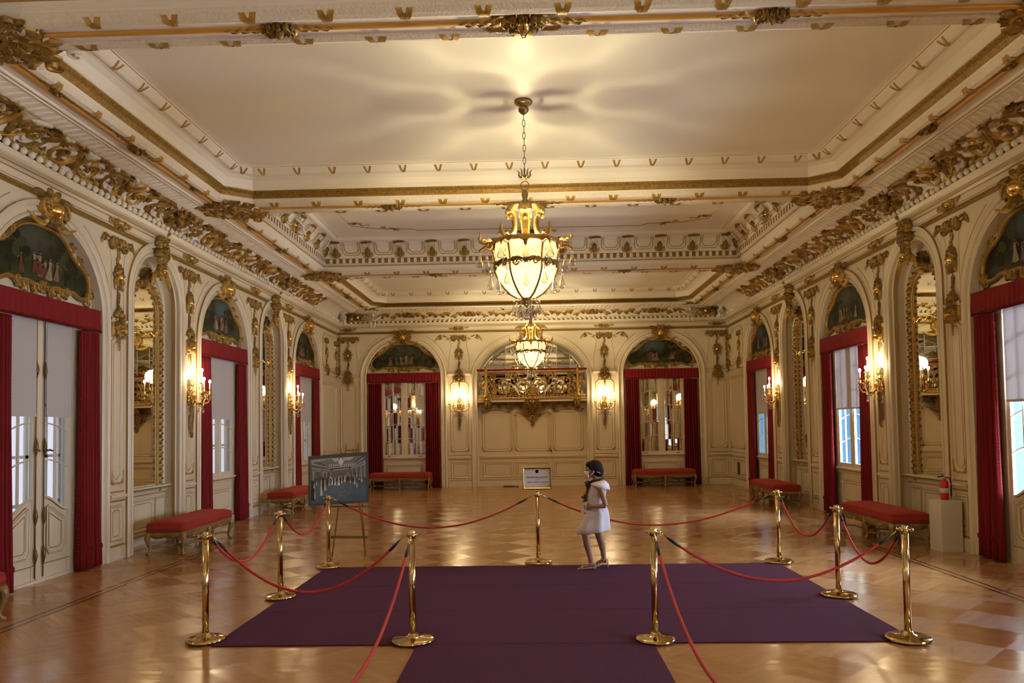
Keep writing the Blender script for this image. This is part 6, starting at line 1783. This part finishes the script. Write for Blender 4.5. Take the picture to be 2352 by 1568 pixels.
# ------------------------------------------------------------------ daylight: a hazy sky, whiter toward the right, bluer straight ahead
w = bpy.data.worlds.new('World'); SC.world = w; w.use_nodes = True; nt = w.node_tree
bg = nt.nodes['Background']
tc = N(nt, 'ShaderNodeTexCoord'); sp = N(nt, 'ShaderNodeSeparateXYZ'); nt.links.new(tc.outputs['Generated'], sp.inputs[0])
cr = N(nt, 'ShaderNodeValToRGB'); el = cr.color_ramp.elements
mr = N(nt, 'ShaderNodeMapRange'); mr.inputs['From Min'].default_value = -1; mr.inputs['From Max'].default_value = 1
nt.links.new(sp.outputs['X'], mr.inputs['Value']); nt.links.new(mr.outputs[0], cr.inputs[0])
el[0].position = 0.0; el[0].color = (.62, .62, .72, 1)
el[1].position = 1.0; el[1].color = (42, 50, 64, 1)
for p, c in ((.40, (.50, .51, .60)), (.55, (.06, .22, .50)), (.64, (.07, .30, .62)), (.71, (.12, .42, .75)), (.745, (.32, .68, .85)), (.785, (.72, 1.0, 1.1)), (.85, (24, 29, 38))):
    e = el.new(p); e.color = (*c, 1)
nt.links.new(cr.outputs[0], bg.inputs['Color']); bg.inputs['Strength'].default_value = SKY_E
for wall in ('left', 'right'):
    for y in WIN_Y:
        l = bpy.data.lights.new('window_portal', 'AREA'); l.shape = 'RECTANGLE'; l.size = 1.4; l.size_y = 3.4; l.cycles.is_portal = True
        o = bpy.data.objects.new('window_portal', l); COL.objects.link(o)
        o.location = wpos(wall, uo(wall, y), 1.75, -.8)
        o.rotation_euler = (pi/2, 0, -pi/2 if wall == 'left' else pi/2)

# pale blue building behind the two farther right windows, added to hold back daylight
m = MB(); m.box(9.6, 9.9, 16.3, 44, -1.5, 7.5, 'facade_blue')
for k in range(9): m.box(9.5, 9.62, 17.4+k*3.2, 17.9+k*3.2, -1.5, 7.5, 'facade_blue')
fc = m.build('added_facade_1'); tag(fc, kind='structure')

# ------------------------------------------------------------------ camera
f_, ppy, yaw, pit, rol = 1752.3, 908.1, .0275, .0407, -.0155
CP = Vector((.0314, 0, 1.9164))
A_ = Matrix(((cos(yaw), sin(yaw), 0), (-sin(yaw), cos(yaw), 0), (0, 0, 1)))
B_ = Matrix(((1, 0, 0), (0, 0, -1), (0, 1, 0)))
P_ = Matrix(((1, 0, 0), (0, cos(pit), sin(pit)), (0, -sin(pit), cos(pit))))
R_ = Matrix(((cos(rol), -sin(rol), 0), (sin(rol), cos(rol), 0), (0, 0, 1)))
Q = R_ @ P_ @ B_ @ A_
cam = bpy.data.cameras.new('Camera'); co = bpy.data.objects.new('Camera', cam); COL.objects.link(co)
cam.sensor_fit = 'HORIZONTAL'; cam.sensor_width = 36; cam.lens = f_/2352*36; cam.shift_y = (ppy-784)/2352; cam.clip_start = .05; cam.clip_end = 200
X, Y, Z = Q[0], -Q[1], -Q[2]
co.matrix_world = Matrix(((X[0], Y[0], Z[0], CP.x), (X[1], Y[1], Z[1], CP.y), (X[2], Y[2], Z[2], CP.z), (0, 0, 0, 1)))
SC.camera = co
vs_ = SC.view_settings; vs_.view_transform = 'Standard'; vs_.look = 'None'; vs_.exposure = EXPO; vs_.gamma = 1; vs_.use_curve_mapping = False
cy = SC.cycles
cy.max_bounces = 6; cy.diffuse_bounces = 3; cy.glossy_bounces = 3; cy.transmission_bounces = 2; cy.transparent_max_bounces = 10
cy.caustics_reflective = False; cy.caustics_refractive = False; cy.sample_clamp_indirect = 6; cy.sample_clamp_direct = 0
cy.use_denoising = True; cy.denoiser = 'OPENIMAGEDENOISE'; cy.use_adaptive_sampling = True; cy.adaptive_threshold = .09; cy.adaptive_min_samples = 20
